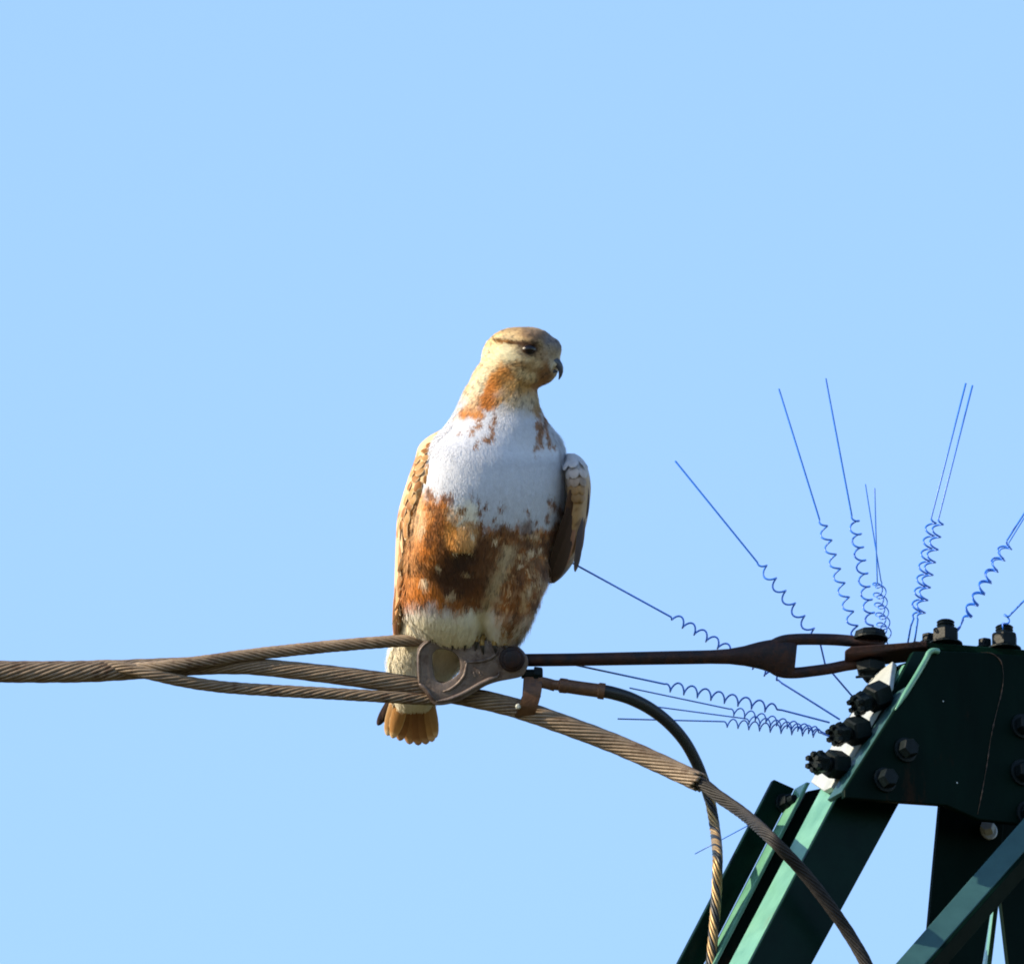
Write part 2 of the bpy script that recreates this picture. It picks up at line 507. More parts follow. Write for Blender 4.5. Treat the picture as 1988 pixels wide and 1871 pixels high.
# bolt heads on the front faces
def head(parent, p, r, h, mm, rot=0.3, sides=6):
    o = mk('bolt_head', *ngon(p, NF, r * 1.0, r * 0.96, h, sides, rot), mm, parent, smooth=False)
    return o
for (u, v, r) in [(1757, 1456, 25), (1717, 1514, 25), (1984, 1500, 27), (1996, 1580, 27), (1984, 1410, 25)]:
    p = FP(u, v, GO - 0.001)
    mk('bolt_head', *merge(ngon(p, NF, r * S, r * S * 0.98, 0.004, 20), ngon(p + NF * 0.004, NF, r * 0.78 * S, r * 0.74 * S, 0.016, 6, random.random())), M['bolt'], gus_o, smooth=False)
p = FP(1522, 1560, dB - 0.001)
mk('bolt_head', *merge(ngon(p, NF, 20 * S, 20 * S, 0.004, 18), ngon(p + NF * 0.004, NF, 16 * S, 15 * S, 0.014, 6, 0.5), ngon(p + NF * 0.018, NF, 9 * S, 8 * S, 0.012, 10)), M['bolt'], rear, smooth=False)

# --- inner members seen below the gusset
sA0, sA1 = (1828, 1540), (1797, 1871)
sR0, sR1 = (1945, 1640), (1908, 1871)
mC = mk('strut', *prism([FP(*lerp2(sA0, sA1, 1500), 0.03), FP(1960, 1500, 0.03), FP(1945, 1640, 0.03), FP(*lerp2(sR0, sR1, VB), 0.03), FP(*lerp2(sA0, sA1, VB), 0.03)], E2 * TH),
        M['gusset'], tower, smooth=False, bevel=0.0015)
# lit edge: the strut's side leg, facing left, seen beyond it
mk('side_flange', *prism([FP(1941, 1660, 0.1), FP(1934, 1660, 0.15), FP(*lerp2((1934, 1660), (1906, 1871), VB), 0.15), FP(*lerp2((1945, 1660), (1919, 1871), VB), 0.1)], E1 * 0.008), M['lit_green'], mC, smooth=False, bevel=0.001)
dL0, dL1 = (1938, 1700), (1958, 1871)
mk('strut', *prism([FP(1920, 1500, 0.045), FP(2120, 1500, 0.045), FP(2140, 1871, 0.045), FP(2200, VB, 0.045), FP(*lerp2(dL0, dL1, VB), 0.045), FP(1938, 1700, 0.045), FP(1925, 1690, 0.045)], E2 * TH),
   M['gusset'], tower, smooth=False, bevel=0.0015)
# diagonal brace in front: an angle whose upper flange catches the sky
b0, b1 = (2050, 1516), (1737, 1871)
dr = ((b1[0] - b0[0]) / (b1[1] - b0[1]))
bt0 = FP(2080, 1482, -0.066); bt1 = FP(1737 - dr * -0 - (1871 - 1871), 1871, -0.020)
far = (1737 + dr * (2300 - 1871), 2300)
ext = FP(*far, -0.066)
FL = (NL * 0.25 + NF * 0.72 + Vector((0, 0, 0.45))).normalized()
t_b = (ext - bt0).normalized()
wdir = t_b.cross(FL).normalized()
if wdir.z > 0: wdir = -wdir
br_o = mk('brace', *prism([bt0, ext, ext + wdir * 0.036, bt0 + wdir * 0.036], -FL * 0.008), M['brace'], tower, smooth=False, bevel=0.0015)
mk('side_flange', *prism([bt0 + wdir * 0.036 - FL * 0.001, ext + wdir * 0.036 - FL * 0.001, ext + wdir * 0.044 - FL * 0.03, bt0 + wdir * 0.044 - FL * 0.03], wdir * 0.006), M['gusset'], br_o, smooth=False, bevel=0.001)
p = FP(1918, 1612, 0.029)
mk('bolt', *merge(ngon(p, (NF + NL * 0.9).normalized(), 15 * S, 14 * S, 0.014, 6, 0.3), ngon(p, NF, 19 * S, 19 * S, 0.004, 18)), M['galv'], mC, smooth=False)

# --- body of the tower below the picture: belt, legs to the ground, bracing
def angle_bar(p, q, w, nrm):
    """L section from p to q"""
    t = (q - p).normalized()
    a = nrm - t * nrm.dot(t); a.normalize()
    b = t.cross(a).normalized()
    c = [p, p + a * w, p + a * w + b * 0.01, p + (a + b) * 0.01, p + a * 0.01 + b * w, p + b * w]
    return prism(c, q - p)
BL = FP(*lerp2((1615, 1560), (1455, 1871), VB), 0.02)
zb = BL.z + 0.03
o = Vector((BL.x, BL.y, zb))
wd, dp = 2.2, 0.6
corners = [o, o + E1 * wd, o + E1 * wd + E2 * dp, o + E2 * dp]
ctr = sum(corners, Vector()) / 4
feet = [Vector((ctr.x + (c.x - ctr.x) * 2.4, ctr.y + (c.y - ctr.y) * 2.4, -0.05)) for c in corners]
for i in range(4):
    out = (ctr - corners[i]); out.z = 0
    mk('leg', *angle_bar(corners[i] + Vector((0, 0, 0.05)), feet[i], 0.14, out.normalized()), M['paint'], tower, smooth=False)
nlev = 5
def lev(i, k):
    t = k / nlev
    return corners[i].lerp(feet[i], t)
for k in range(nlev):
    for i in range(4):
        j = (i + 1) % 4
        mk('belt_member', *angle_bar(lev(i, k), lev(j, k), 0.08, Vector((0, 0, -1))), M['paint'], tower, smooth=False)
        mk('brace', *angle_bar(lev(i, k), lev(j, k + 1), 0.07, Vector((0, 0, -1))), M['paint'], tower, smooth=False)
        mk('brace', *angle_bar(lev(j, k) + Vector((0, 0, 0.0)), lev(i, k + 1), 0.06, Vector((0, 0, -1))), M['paint'], tower, smooth=False)
# right-hand members of the peak, out of the picture
mk('leg', *angle_bar(FP(2055, 1300, 0.02), corners[1], 0.09, E2), M['paint'], tower, smooth=False)
mk('leg', *angle_bar(FP(2055, 1300, 0.2), corners[2], 0.09, -E1), M['paint'], tower, smooth=False)
mk('leg', *angle_bar(tB(VB - 20, br0, br1), corners[3], 0.09, E1), M['paint'], tower, smooth=False)

# ================================================================ CABLES
def rope(root, px, R, n, pitch_px, mats, sign=1, name='strand', step=6.0, phase=0.0, parent=None, sides=7, core=True, ends=None):
    """strands laid round the path px [(u,v,d)...]; R outer radius px"""
    par = parent or root
    path = catmull([W(*p) for p in px], step * S)
    T, N, B = frames(path)
    if callable(R):
        Rl = [R((p - CAMPOS).dot(RGT) / (p - CAMPOS).dot(FWD) * DIST / S + CX) for p in path]
    else:
        Rl = [R] * len(path)
    sn = math.sin(math.pi / n)
    rsl = [r * sn / (1 + sn) for r in Rl]
    Rcl = [r - q for r, q in zip(Rl, rsl)]
    sl = [0.0]
    for i in range(1, len(path)):
        sl.append(sl[-1] + (path[i] - path[i - 1]).length)
    objs = []
    for k in range(n):
        pts = []
        i0, i1 = 0, len(path)
        if ends:
            i1 = len(path) - int(random.uniform(0, ends) / step)
        for i in range(i0, i1):
            ph = phase + 2 * math.pi * k / n + sign * 2 * math.pi * sl[i] / (pitch_px * S)
            jr = 1.0 + 0.02 * math.sin(sl[i] * 31 + k * 2.1)
            pts.append(path[i] + (N[i] * math.cos(ph) + B[i] * math.sin(ph)) * (Rcl[i] * S * jr))
        m = mats[k % len(mats)]
        objs.append(mk(name, *tube(pts, [r * S * 1.02 for r in rsl[:len(pts)]], sides), m, par))
    if core:
        nc = len(path) - (int(ends / step) if ends else 0)
        mk('core', *tube(path[:nc], [(Rcl[i] - rsl[i] * 0.3) * S for i in range(nc)], 10), M['core'], par)
    return objs

# span wire with its armour wrap
LEFT = [(-9000, 1190, -0.5), (-6000, 1235, -0.35), (-3000, 1275, -0.17), (-1500, 1292, -0.08), (-700, 1298, -0.03)]
NEAR = [(-60, 1303, 0.0), (60, 1304, 0.0), (180, 1303, 0.0), (300, 1297, 0.004), (400, 1292, 0.006), (480, 1293, 0.006), (560, 1300, 0.004), (680, 1314, 0.004),
        (800, 1331, 0.010), (870, 1345, 0.018), (940, 1359, 0.016), (1000, 1374, 0.008), (1100, 1408, -0.010), (1200, 1446, -0.022), (1290, 1486, -0.05), (1362, 1520, -0.085)]
TAILW = [(1390, 1542, -0.105), (1440, 1577, -0.165), (1500, 1630, -0.27), (1560, 1693, -0.23), (1610, 1757, -0.28), (1650, 1815, -0.30), (1684, 1876, -0.32), (1730, 1990, -0.35), (1790, 2200, -0.40), (1800, 2480, depth_of(FP(1800, 2480)))]
TAILW = [(u, v, d if u < 1445 else min(d, depth_of(FP(u, v)) - 0.035)) for (u, v, d) in TAILW[:-1]] + TAILW[-1:]
base = W(1000, 1374, 0.008)
ew = thing('overhead_cable', 'thick tan stranded cable crossing from the left edge and bending down to the right', 'cable', base)
rope(ew, LEFT + NEAR + TAILW, 12.5, 12, 240, [M['wire']], sign=-1, name='strand', step=9.0, core=False)
aw = thing('armour_wrap', 'sleeve of helical tan rods wrapped round the thick cable, ending under the black lead', 'cable wrap', base)
rope(aw, LEFT[-1:] + NEAR, lambda u: float(np.interp(u, [150, 300, 480, 700, 850], [21.5, 19.5, 16.5, 18.5, 19.5])), 15, 330, [M['alu']], sign=-1, name='rod', step=6.0, ends=16)

# dead-end grip: two legs and the loop hidden in the thimble
gp = thing('dead_end_grip', 'twisted tan wire grip whose two legs fork from the cable to the cast thimble', 'cable grip', W(820, 1300, 0))
UPLEG = [(170, 1302, 0.006), (225, 1300, -0.002), (275, 1297, -0.012), (335, 1291, -0.016), (400, 1283, -0.012), (470, 1273, -0.004), (560, 1262.5, 0.0), (680, 1251, 0.0), (800, 1243, 0.004), (840, 1246, 0.008), (882, 1254, 0.012), (912, 1274, 0.012), (920, 1300, 0.012), (908, 1328, 0.010), (870, 1350, 0.006)]
LOLEG = [(150, 1296, 0.010), (205, 1292, 0.0), (245, 1297, -0.011), (300, 1310, -0.018), (360, 1323, -0.014), (430, 1333, -0.006), (520, 1339.5, -0.003), (640, 1346, -0.004), (760, 1353, -0.004), (835, 1357, 0.002), (870, 1354, 0.006)]
l1 = mk('leg', *tube(catmull([W(*p) for p in UPLEG], 8 * S), 8.0 * S, 8), M['core'], gp, label='upper leg of the grip, running level to the top of the thimble')
rope(gp, UPLEG, 12.2, 9, 150, [M['alu']], sign=1, name='strand', step=6.0, parent=l1, core=False)
l2 = mk('leg', *tube(catmull([W(*p) for p in LOLEG], 8 * S), 8.0 * S, 8), M['core'], gp, label='lower leg of the grip, running under the cable')
rope(gp, LOLEG, 12.0, 9, 190, [M['alu']], sign=-1, name='strand', step=6.0, parent=l2, core=False)

# ================================================================ CAST THIMBLE
def z3(zx, zy): return (703.8 + .2441 * zx, 1116.3 + .2441 * zy)
th_loc = W(915, 1300, 0)
thim = thing('thimble_clevis', 'cast steel thimble with an oval hole under the bird, pinned to the rod', 'thimble', th_loc)
outl = [z3(*p) for p in [(436, 600), (455, 560), (485, 530), (530, 500), (590, 478), (680, 472), (790, 485), (900, 506), (1000, 516), (1090, 518), (1190, 540), (1262, 585), (1308, 645), (1318, 700), (1300, 760), (1265, 805),
                         (1180, 826), (1080, 845), (990, 875), (920, 915), (850, 958), (770, 1000), (690, 1024), (620, 1034), (570, 1028), (530, 985), (490, 925), (448, 880), (437, 800), (432, 700)]]
hole = [z3(*p) for p in [(556, 640), (575, 605), (615, 588), (660, 590), (715, 610), (755, 645), (775, 690), (778, 735), (765, 780), (730, 812), (690, 838), (640, 856), (600, 845), (576, 815), (562, 755), (556, 700)]]
def smooth_loop(pts, per=4):
    n = len(pts); out = []
    for i in range(n):
        p0, p1, p2, p3 = [Vector((*pts[(i + k) % n], 0)) for k in (-1, 0, 1, 2)]
        for k in range(per):
            t = k / per
            q = 0.5 * ((2 * p1) + (p2 - p0) * t + (2 * p0 - 5 * p1 + 4 * p2 - p3) * t * t + (3 * p1 - p0 - 3 * p2 + p3) * t ** 3)
            out.append((q.x, q.y))
    return out
outl = smooth_loop(outl, 3); hole = smooth_loop(hole, 4)
def ring_plate(outer, inner, d0, d1, bev=0.0022):
    """plate with a hole between depth d0 (front) and d1"""
    bm = bmesh.new()
    def loop(pts, d):
        return [bm.verts.new(W(p[0], p[1], d)) for p in pts]
    def shrink(pts, amt):
        n = len(pts); cx = sum(p[0] for p in pts) / n; cy = sum(p[1] for p in pts) / n
        out = []
        for i in range(n):
            a = pts[i - 1]; b = pts[(i + 1) % n]
            tx, ty = b[0] - a[0], b[1] - a[1]; l = math.hypot(tx, ty) or 1
            nx, ny = ty / l, -tx / l
            if (pts[i][0] - cx) * nx + (pts[i][1] - cy) * ny < 0: nx, ny = -nx, -ny
            out.append((pts[i][0] - nx * amt, pts[i][1] - ny * amt))
        return out
    bp = bev / S
    loops_o = [loop(shrink(outer, bp), d0), loop(shrink(outer, bp * .3), d0 + bev * .3), loop(outer, d0 + bev), loop(outer, d1)]
    loops_i = [loop(shrink(inner, -bp), d0), loop(shrink(inner, -bp * .3), d0 + bev * .3), loop(inner, d0 + bev), loop(inner, d1)]
    for ls in (loops_o, loops_i):
        for a, b in zip(ls[:-1], ls[1:]):
            n = len(a)
            for i in range(n):
                bm.faces.new((a[i], a[(i + 1) % n], b[(i + 1) % n], b[i]))
    for (lo, li) in ((loops_o[0], loops_i[0]), (loops_o[3], loops_i[3])):
        ed = []
        for l in (lo, li):
            n = len(l)
            for i in range(n):
                e = bm.edges.get((l[i], l[(i + 1) % n]))
                ed.append(e)
        bmesh.ops.triangle_fill(bm, edges=ed, use_beauty=True, use_dissolve=False)
    bmesh.ops.recalc_face_normals(bm, faces=bm.faces)
    V = [v.co.copy() for v in bm.verts]
    bm.verts.index_update()
    F = [tuple(v.index for v in f.verts) for f in bm.faces]
    bm.free()
    return V, F
mk('front_cheek', *ring_plate(outl, hole, -0.017, -0.004), M['cast'], thim, autosmooth=35)
mk('rear_cheek', *ring_plate(outl, hole, 0.024, 0.032, 0.001), M['cast'], thim, autosmooth=35)
# solid part between the cheeks round the pin
mk('boss_core', *prism([W(u, v, -0.005) for (u, v) in [(940, 1256), (985, 1254), (1012, 1270), (1014, 1292), (1000, 1306), (965, 1312), (940, 1318)]], FWD * 0.03), M['cast'], thim, smooth=False, bevel=0.002)
# cast ridges
def ridge(pts, r, d=-0.0175, taper=True):
    path = catmull([W(*z3(*p), d) for p in pts], 4 * S)
    n = len(path)
    rr = [r * S * (min(1, 0.35 + 3.0 * min(i, n - 1 - i) / n) if taper else 1) for i in range(n)]
    return mk('cast_ridge', *tube(path, rr, 8, [x * 0.8 for x in rr]), M['cast'], thim)
ridge([(810, 690), (870, 690), (950, 682), (1030, 655), (1075, 610), (1085, 560)], 3.4)
ridge([(1088, 770), (1080, 800), (1010, 830), (930, 868), (850, 915), (770, 955), (690, 985), (620, 998), (585, 1000)], 4.6)
ridge([(585, 1000), (545, 960), (505, 905), (452, 862)], 4.2)
ridge([(452, 862), (450, 780), (447, 680), (458, 600), (500, 548), (580, 505), (680, 495)], 2.6)
ridge([(830, 690), (822, 740), (812, 790), (770, 850), (700, 905), (640, 925)], 3.4)
# cast marks
for (a, b) in [((885, 768), (888, 800)), ((888, 800), (905, 798)), ((930, 765), (934, 796)), ((934, 796), (950, 792))]:
    mk('cast_mark', *tube([W(*z3(*a), -0.0172), W(*z3(*b), -0.0172)], 1.1 * S, 6), M['cast'], thim)
# pin through the boss
pc = W(994, 1279, -0.028)
pin = mk('pin', *merge(ngon(W(994, 1279, -0.018) + FWD * 0.0, -FWD, 25 * S, 23 * S, 0.006, 24), ngon(W(994, 1279, -0.024), -FWD, 18 * S, 17 * S, 0.007, 20)), M['rust'], thim, autosmooth=35)
mk('shank', *ngon(W(994, 1279, 0.044), -FWD, 11 * S, 11 * S, 0.06, 14), M['rust'], pin)

# ================================================================ FORKED ROD
rodpos = W(1480, 1276, 0)
rod = thing('forked_link_rod', 'long rusty rod with a forked end between the thimble and the tower', 'link rod', rodpos)
rr_ = [(1000, 1281, 12, 11), (1030, 1281, 12.5, 12), (1120, 1280, 12.5, 12), (1250, 1277.5, 13, 13), (1380, 1275, 13.5, 13), (1415, 1274, 15, 13.5), (1445, 1273, 19.5, 15), (1480, 1272, 28, 17), (1508, 1274, 35, 18), (1528, 1277, 38.5, 18), (1540, 1278, 37, 17), (1545, 1278.5, 33, 14)]
path = catmull([W(p[0], p[1], 0.004) for p in rr_], 8 * S)
us = np.array([p[0] for p in rr_], float)
pu = np.array([(p - CAMPOS).dot(RGT) / (p - CAMPOS).dot(FWD) * DIST / S + CX for p in path])
ra = np.interp(pu, us, [p[2] for p in rr_]) * S; rb = np.interp(pu, us, [p[3] for p in rr_]) * S
mk('shaft', *tube(path, list(ra), 20, list(rb)), M['rust'], rod, autosmooth=50)
def arm(pts, r0):
    path = catmull([W(p[0], p[1], 0.004) for p in pts], 6 * S)
    n = len(path)
    r1 = [r0 * S * (1.0 if i < n * 0.72 else 1.0 - 0.42 * (i - n * 0.72) / (n * 0.28)) for i in range(n)]
    r2 = [r0 * S * (1.0 if i < n * 0.72 else 1.0 + 0.8 * (i - n * 0.72) / (n * 0.28)) for i in range(n)]
    return mk('fork_arm', *tube(path, r1, 14, r2), M['rust'], rod)
arm([(1484, 1268), (1500, 1253), (1520, 1244), (1545, 1241), (1580, 1240.5), (1620, 1241.5), (1652, 1244), (1690, 1248), (1716, 1250)], 11.3)
arm([(1492, 1290), (1512, 1303), (1540, 1306), (1580, 1302), (1615, 1297), (1645, 1291), (1690, 1286), (1712, 1284)], 10.8)
# clevis bolt
cb = W(1690, 1249, 0.002)
cbo = mk('clevis_bolt', *merge(ngon(W(1690, 1243, 0.002), UPZ, 34 * S, 34 * S, 5 * S, 24), ngon(W(1690, 1239, 0.002), UPZ, 33 * S, 30 * S, 15 * S, 8, 0.3)), M['bolt'], rod, smooth=False)
mk('shank', *ngon(W(1690, 1318, 0.002), UPZ, 14 * S, 14 * S, 76 * S, 14), M['bolt'], cbo)
mk('nut', *merge(ngon(W(1691, 1287, 0.002), -UPZ, 32 * S, 30 * S, 22 * S, 6, 0.6), ngon(W(1692, 1308, 0.002), -UPZ, 22 * S, 14 * S, 16 * S, 10)), M['bolt'], cbo, smooth=False)
cp = catmull([W(1662, 1314, -0.01), W(1676, 1313, -0.016), W(1692, 1313, -0.018), W(1712, 1314, -0.01), W(1722, 1306, -0.004)], 3 * S)
mk('split_pin', *tube(cp, 2.6 * S, 6), M['bolt'], cbo)

# ================================================================ BONDING STRAP AND LEAD
st = thing('bonding_clamp', 'rusty brown strap clamp hanging from the rod end round the tan cable', 'clamp', W(1030, 1345, 0))
spath = catmull([W(1036, 1304, -0.006), W(1035, 1320, -0.014), W(1034, 1340, -0.022), W(1030, 1358, -0.023), W(1024, 1376, -0.020), W(1017, 1392, -0.006), W(1014, 1396, 0.008)], 4 * S)
V, F = [], []
n = len(spath)
for i, pnt in enumerate(spath):
    t = i / (n - 1)
    hw = (17.5 if t < .75 else 17.5) * S
    sk = Vector(RGT) + UPV * (-0.30 * max(0, t - .3))
    for (sx, dd) in ((-1, 0), (1, 0), (1, 1), (-1, 1)):
        V.append(pnt + sk * (sx * hw) + (FWD * 0.004 if dd else Vector()))
for i in range(n - 1):
    for k in range(4):
        k2 = (k + 1) % 4
        F.append((i * 4 + k, i * 4 + k2, (i + 1) * 4 + k2, (i + 1) * 4 + k))
F += [(0, 1, 2, 3), tuple((n - 1) * 4 + k for k in range(4))]
mk('strap', V, F, M['strap'], st, autosmooth=40)
mk('rear_strap', *prism([W(1017, 1304, 0.018), W(1052, 1304, 0.018), W(1050, 1352, 0.022), W(1030, 1392, 0.022), W(1000, 1382, 0.022), W(1014, 1350, 0.022)], FWD * 0.004), M['strap'], st, smooth=False)
mk('bolt', *merge(ngon(W(1012, 1308, -0.006), (RGT + UPV * 0.02), 9 * S, 9 * S, 42 * S, 10), ngon(W(1036, 1307, -0.006), (RGT + UPV * -0.05), 15 * S, 14 * S, 17 * S, 6, 0.4)), M['bolt'], st, smooth=False)
mk('clip', *ngon(W(1006, 1371, -0.020), -FWD, 6 * S, 4 * S, 5 * S, 7), M['galv'], st, smooth=False)  # pale dot added as a painted glint on the strap

jl = thing('bonding_lead', 'black sheathed lead curving down from the clamp with bare copper strands below', 'cable', W(1100, 1330, 0))
tongue = catmull([W(1044, 1323, -0.012), W(1060, 1326, -0.012), W(1078, 1331, -0.01)], 3 * S)
mk('lug_tongue', *tube(tongue, [11 * S] * len(tongue), 12, 4 * S), M['strap'], jl, autosmooth=50)
fer = catmull([W(1072, 1329, -0.01), W(1084, 1330, -0.01), W(1096, 1331, -0.01), W(1130, 1336, -0.01), W(1160, 1340, -0.01), W(1174, 1342, -0.01)], 3 * S)
nf = len(fer)
mk('ferrule', *tube(fer, [(10 if i < nf * .12 else 14.5 if i < nf * .26 else 13.5 if i < nf * .84 else 16) * S for i in range(nf)], 18), M['strap'], jl, autosmooth=40)
LEAD = [(1165, 1340, -0.01), (1190, 1345, -0.008), (1225, 1356, 0.0), (1265, 1377, 0.012), (1300, 1405, 0.024), (1330, 1440, 0.034), (1352, 1480, 0.042), (1366, 1515, 0.046), (1378, 1552, 0.046)]
lp = catmull([W(*p) for p in LEAD], 6 * S)
mk('sheath', *tube(lp, [13 * S * (1 - .18 * i / len(lp)) for i in range(len(lp))], 16), M['rubber'], jl)
LEAD2 = [(1366, 1515, 0.046), (1378, 1552, 0.044), (1388, 1610, 0.02), (1393, 1670, -0.02), (1391, 1730, -0.07), (1386, 1800, -0.12), (1380, 1871, -0.17), (1372, 1990, -0.22), (1340, 2200, -0.24), (1290, 2500, depth_of(FP(1290, 2500)))]
LEAD2 = [(u, v, d if v < 1640 else min(d, depth_of(FP(u, v, dB)) - 0.03)) for (u, v, d) in LEAD2[:-1]] + LEAD2[-1:]
rope(jl, LEAD2, 10.5, 8, 120, [M['copper'], M['copper'], M['rubber'], M['copper'], M['copper'], M['rubber'], M['rubber'], M['copper']], sign=-1, name='strand', step=5.0)

# ================================================================ SPRING-COIL BIRD SPIKES
def spike(label, tip, c0, c1, tail, turns, r, phase, hand, wr=1.8, group='coiled anti-perch wires on the tower'):
    """tip, coil start c0, coil end c1 as (u,v,d); tail = further points"""
    A, Bp = W(*c0), W(*c1)
    ax = (Bp - A)
    L = ax.length
    t = ax.normalized()
    n1 = (-FWD).cross(t); n1.normalize()
    n2 = t.cross(n1).normalized()
    pts = [W(*tip)]
    N = int(turns * 18)
    R = r * S
    for i in range(N + 1):
        s = i / N
        ph = phase + hand * 2 * math.pi * turns * s
        k = min(1.0, s * turns * 2.5)
        k2 = min(1.0, (1 - s) * turns * 2.5)
        pts.append(A + ax * s + (n1 * math.cos(ph) + n2 * math.sin(ph)) * R * (0.25 + 0.75 * min(k, k2)))
    pts += [W(*p) for p in tail]
    # straight part subdivided once, coil kept as is
    o = mk('bird_spike', *tube(pts, wr * S, 6), M['spike'])
    rebase(o, pts[-1])
    tag(o, label, 'bird spike', group)
    return o
PI = math.pi
spike('blue spike slanting left above the fork, coil ending on its upper arm', (1311, 895, -0.13), (1472, 1090, -0.03), (1590, 1246, 0.05), [(1602, 1290, 0.05), (1626, 1318, 0.045), (1664, 1362, 0.03)], 6.4, 9, 3.3, -1)
spike('low blue spike reaching the bird\'s wing from behind the rod', (1112, 1093, 0.02), (1303, 1196, 0.02), (1512, 1318, 0.115), [(1518, 1326, 0.085), (1560, 1352, 0.06), (1630, 1396, 0.0)], 9.2, 9, 2.2, 1)
spike('tall blue spike nearest the fork end, leaning slightly left', (1512, 755, -0.14), (1593, 1008, -0.05), (1664, 1240, 0.02), [(1668, 1246, 0.02)], 8.4, 9, 3.5, -1)
spike('tallest blue spike, its coil standing behind the pin head', (1603, 735, -0.17), (1656, 1000, -0.07), (1692, 1216, 0.03), [(1700, 1250, 0.03)], 8.5, 10, 3.1, -1)
spike('left one of the two short spikes above the pin head', (1680, 940, -0.16), (1708, 1128, -0.075), (1722, 1240, 0.028), [(1726, 1258, 0.03)], 5.6, 9.5, 0.0, 1, 1.2)
spike('right one of the two short spikes above the pin head', (1698, 948, -0.16), (1702, 1128, -0.08), (1714, 1236, 0.02), [(1718, 1256, 0.02)], 5.6, 9.5, 1.2, 1, 1.3)
spike('left one of the tall pair of spikes leaning right', (1875, 744, -0.10), (1810, 1004, -0.045), (1776, 1200, 0.012), [(1768, 1216, 0.012), (1762, 1250, 0.012)], 8.0, 9.5, 2.6, -1)
spike('right one of the tall pair of spikes leaning right', (1888, 748, -0.09), (1824, 1006, -0.036), (1784, 1202, 0.02), [(1780, 1216, 0.02), (1774, 1254, 0.02)], 8.0, 9.5, 2.6, -1)
spike('upper one of two spikes leaning out past the right edge', (2150, 745, -0.03), (1958, 1048, -0.035), (1872, 1204, 0.02), [(1864, 1216, 0.02), (1850, 1228, 0.01)], 7.0, 9.5, 2.8, -1)
spike('lower twin of the two spikes leaning out past the right edge', (2140, 758, -0.05), (1962, 1052, -0.055), (1870, 1206, 0.005), [(1864, 1218, 0.005), (1852, 1234, 0.005)], 7.0, 9.5, 2.8, -1, 1.3)
spike('short end of a spike bent right above the rightmost top bolt', (2090, 1062, -0.02), (1960, 1192, -0.01), (1948, 1210, 0.0), [(1948, 1228, 0.0)], 1.3, 8, 0.6, 1)
spike('upper one of the low spikes pointing left under the rod', (1100, 1287, 0.02), (1290, 1330, 0.025), (1508, 1376, 0.105), [(1518, 1378, 0.10), (1610, 1402, 0.03)], 8.3, 10, 0.0, 1)
spike('second of the low spikes, its thin end above the black lead', (1222, 1335, 0.06), (1416, 1378, 0.06), (1590, 1420, 0.12), [(1610, 1428, 0.06)], 8.4, 8.5, 0.0, 1, 1.4)
spike('third of the low spikes, its thin end crossing the black lead', (1262, 1370, 0.07), (1448, 1396, 0.07), (1592, 1420, 0.125), [(1612, 1428, 0.06)], 7.0, 8.5, 0.9, 1, 1.3)
spike('lowest of the spikes pointing left under the rod, level', (1199, 1395, 0.07), (1404, 1402, 0.065), (1596, 1424, 0.12), [(1614, 1430, 0.06)], 9.2, 8.5, 0.5, 1, 1.4)
o = mk('bird_spike', *tube([W(1349, 1657, 0.16), W(1450, 1603, 0.18), W(1510, 1571, 0.19), W(1524, 1562, 0.2)], 1.0 * S, 6), M['spike'])
rebase(o, W(1524, 1562, 0.2)); tag(o, 'thin straight spike pointing down left behind the bare copper lead', 'bird spike', 'coiled anti-perch wires on the tower')

# ================================================================ BUZZARD
bird_loc = W(930, 1240, 0.02)
bird = thing('buzzard', 'brown and white buzzard perched on the cast thimble with its head turned right', 'bird', bird_loc)
def BW(p):
    """bird space (photo px u, v down, w towards the camera) -> world"""
    return W(p[0], p[1], -p[2] * S)
def BWn(A):
    A = np.asarray(A, float)
    rel = np.array(FWD)[None] * DIST + np.array(RGT)[None] * ((A[:, 0:1] - CX) * S) + np.array(UPV)[None] * ((CY - A[:, 1:2]) * S)
    return np.array(CAMPOS)[None] + rel * ((DIST - A[:, 2:3] * S) / DIST)

# ---- value noise
_perm = np.random.default_rng(3).random((64, 64, 8))
def vnoise(x, y, k=0):
    x = np.asarray(x, float); y = np.asarray(y, float)
    xi = np.floor(x).astype(int); yi = np.floor(y).astype(int)
    fx = x - xi; fy = y - yi
    fx = fx * fx * (3 - 2 * fx); fy = fy * fy * (3 - 2 * fy)
    g = lambda a, b: _perm[a % 64, b % 64, k]
    return (g(xi, yi) * (1 - fx) + g(xi + 1, yi) * fx) * (1 - fy) + (g(xi, yi + 1) * (1 - fx) + g(xi + 1, yi + 1) * fx) * fy
def fbm(x, y, k=0):
    return 0.55 * vnoise(x, y, k) + 0.3 * vnoise(x * 2.1 + 7, y * 2.1 + 3, (k + 1) % 8) + 0.15 * vnoise(x * 4.3, y * 4.3 + 9, (k + 2) % 8)

WHT = (0.53, 0.55, 0.61); CRM = (0.62, 0.52, 0.34); TAN = (0.56, 0.37, 0.18); ORG = (0.52, 0.165, 0.018); BRN = (0.17, 0.060, 0.014); DRK = (0.05, 0.020, 0.009); SHD_GRY = (0.16, 0.15, 0.16)

def sstep(a, b, x):
    t = np.clip((x - a) / (b - a), 0, 1)
    return t * t * (3 - 2 * t)

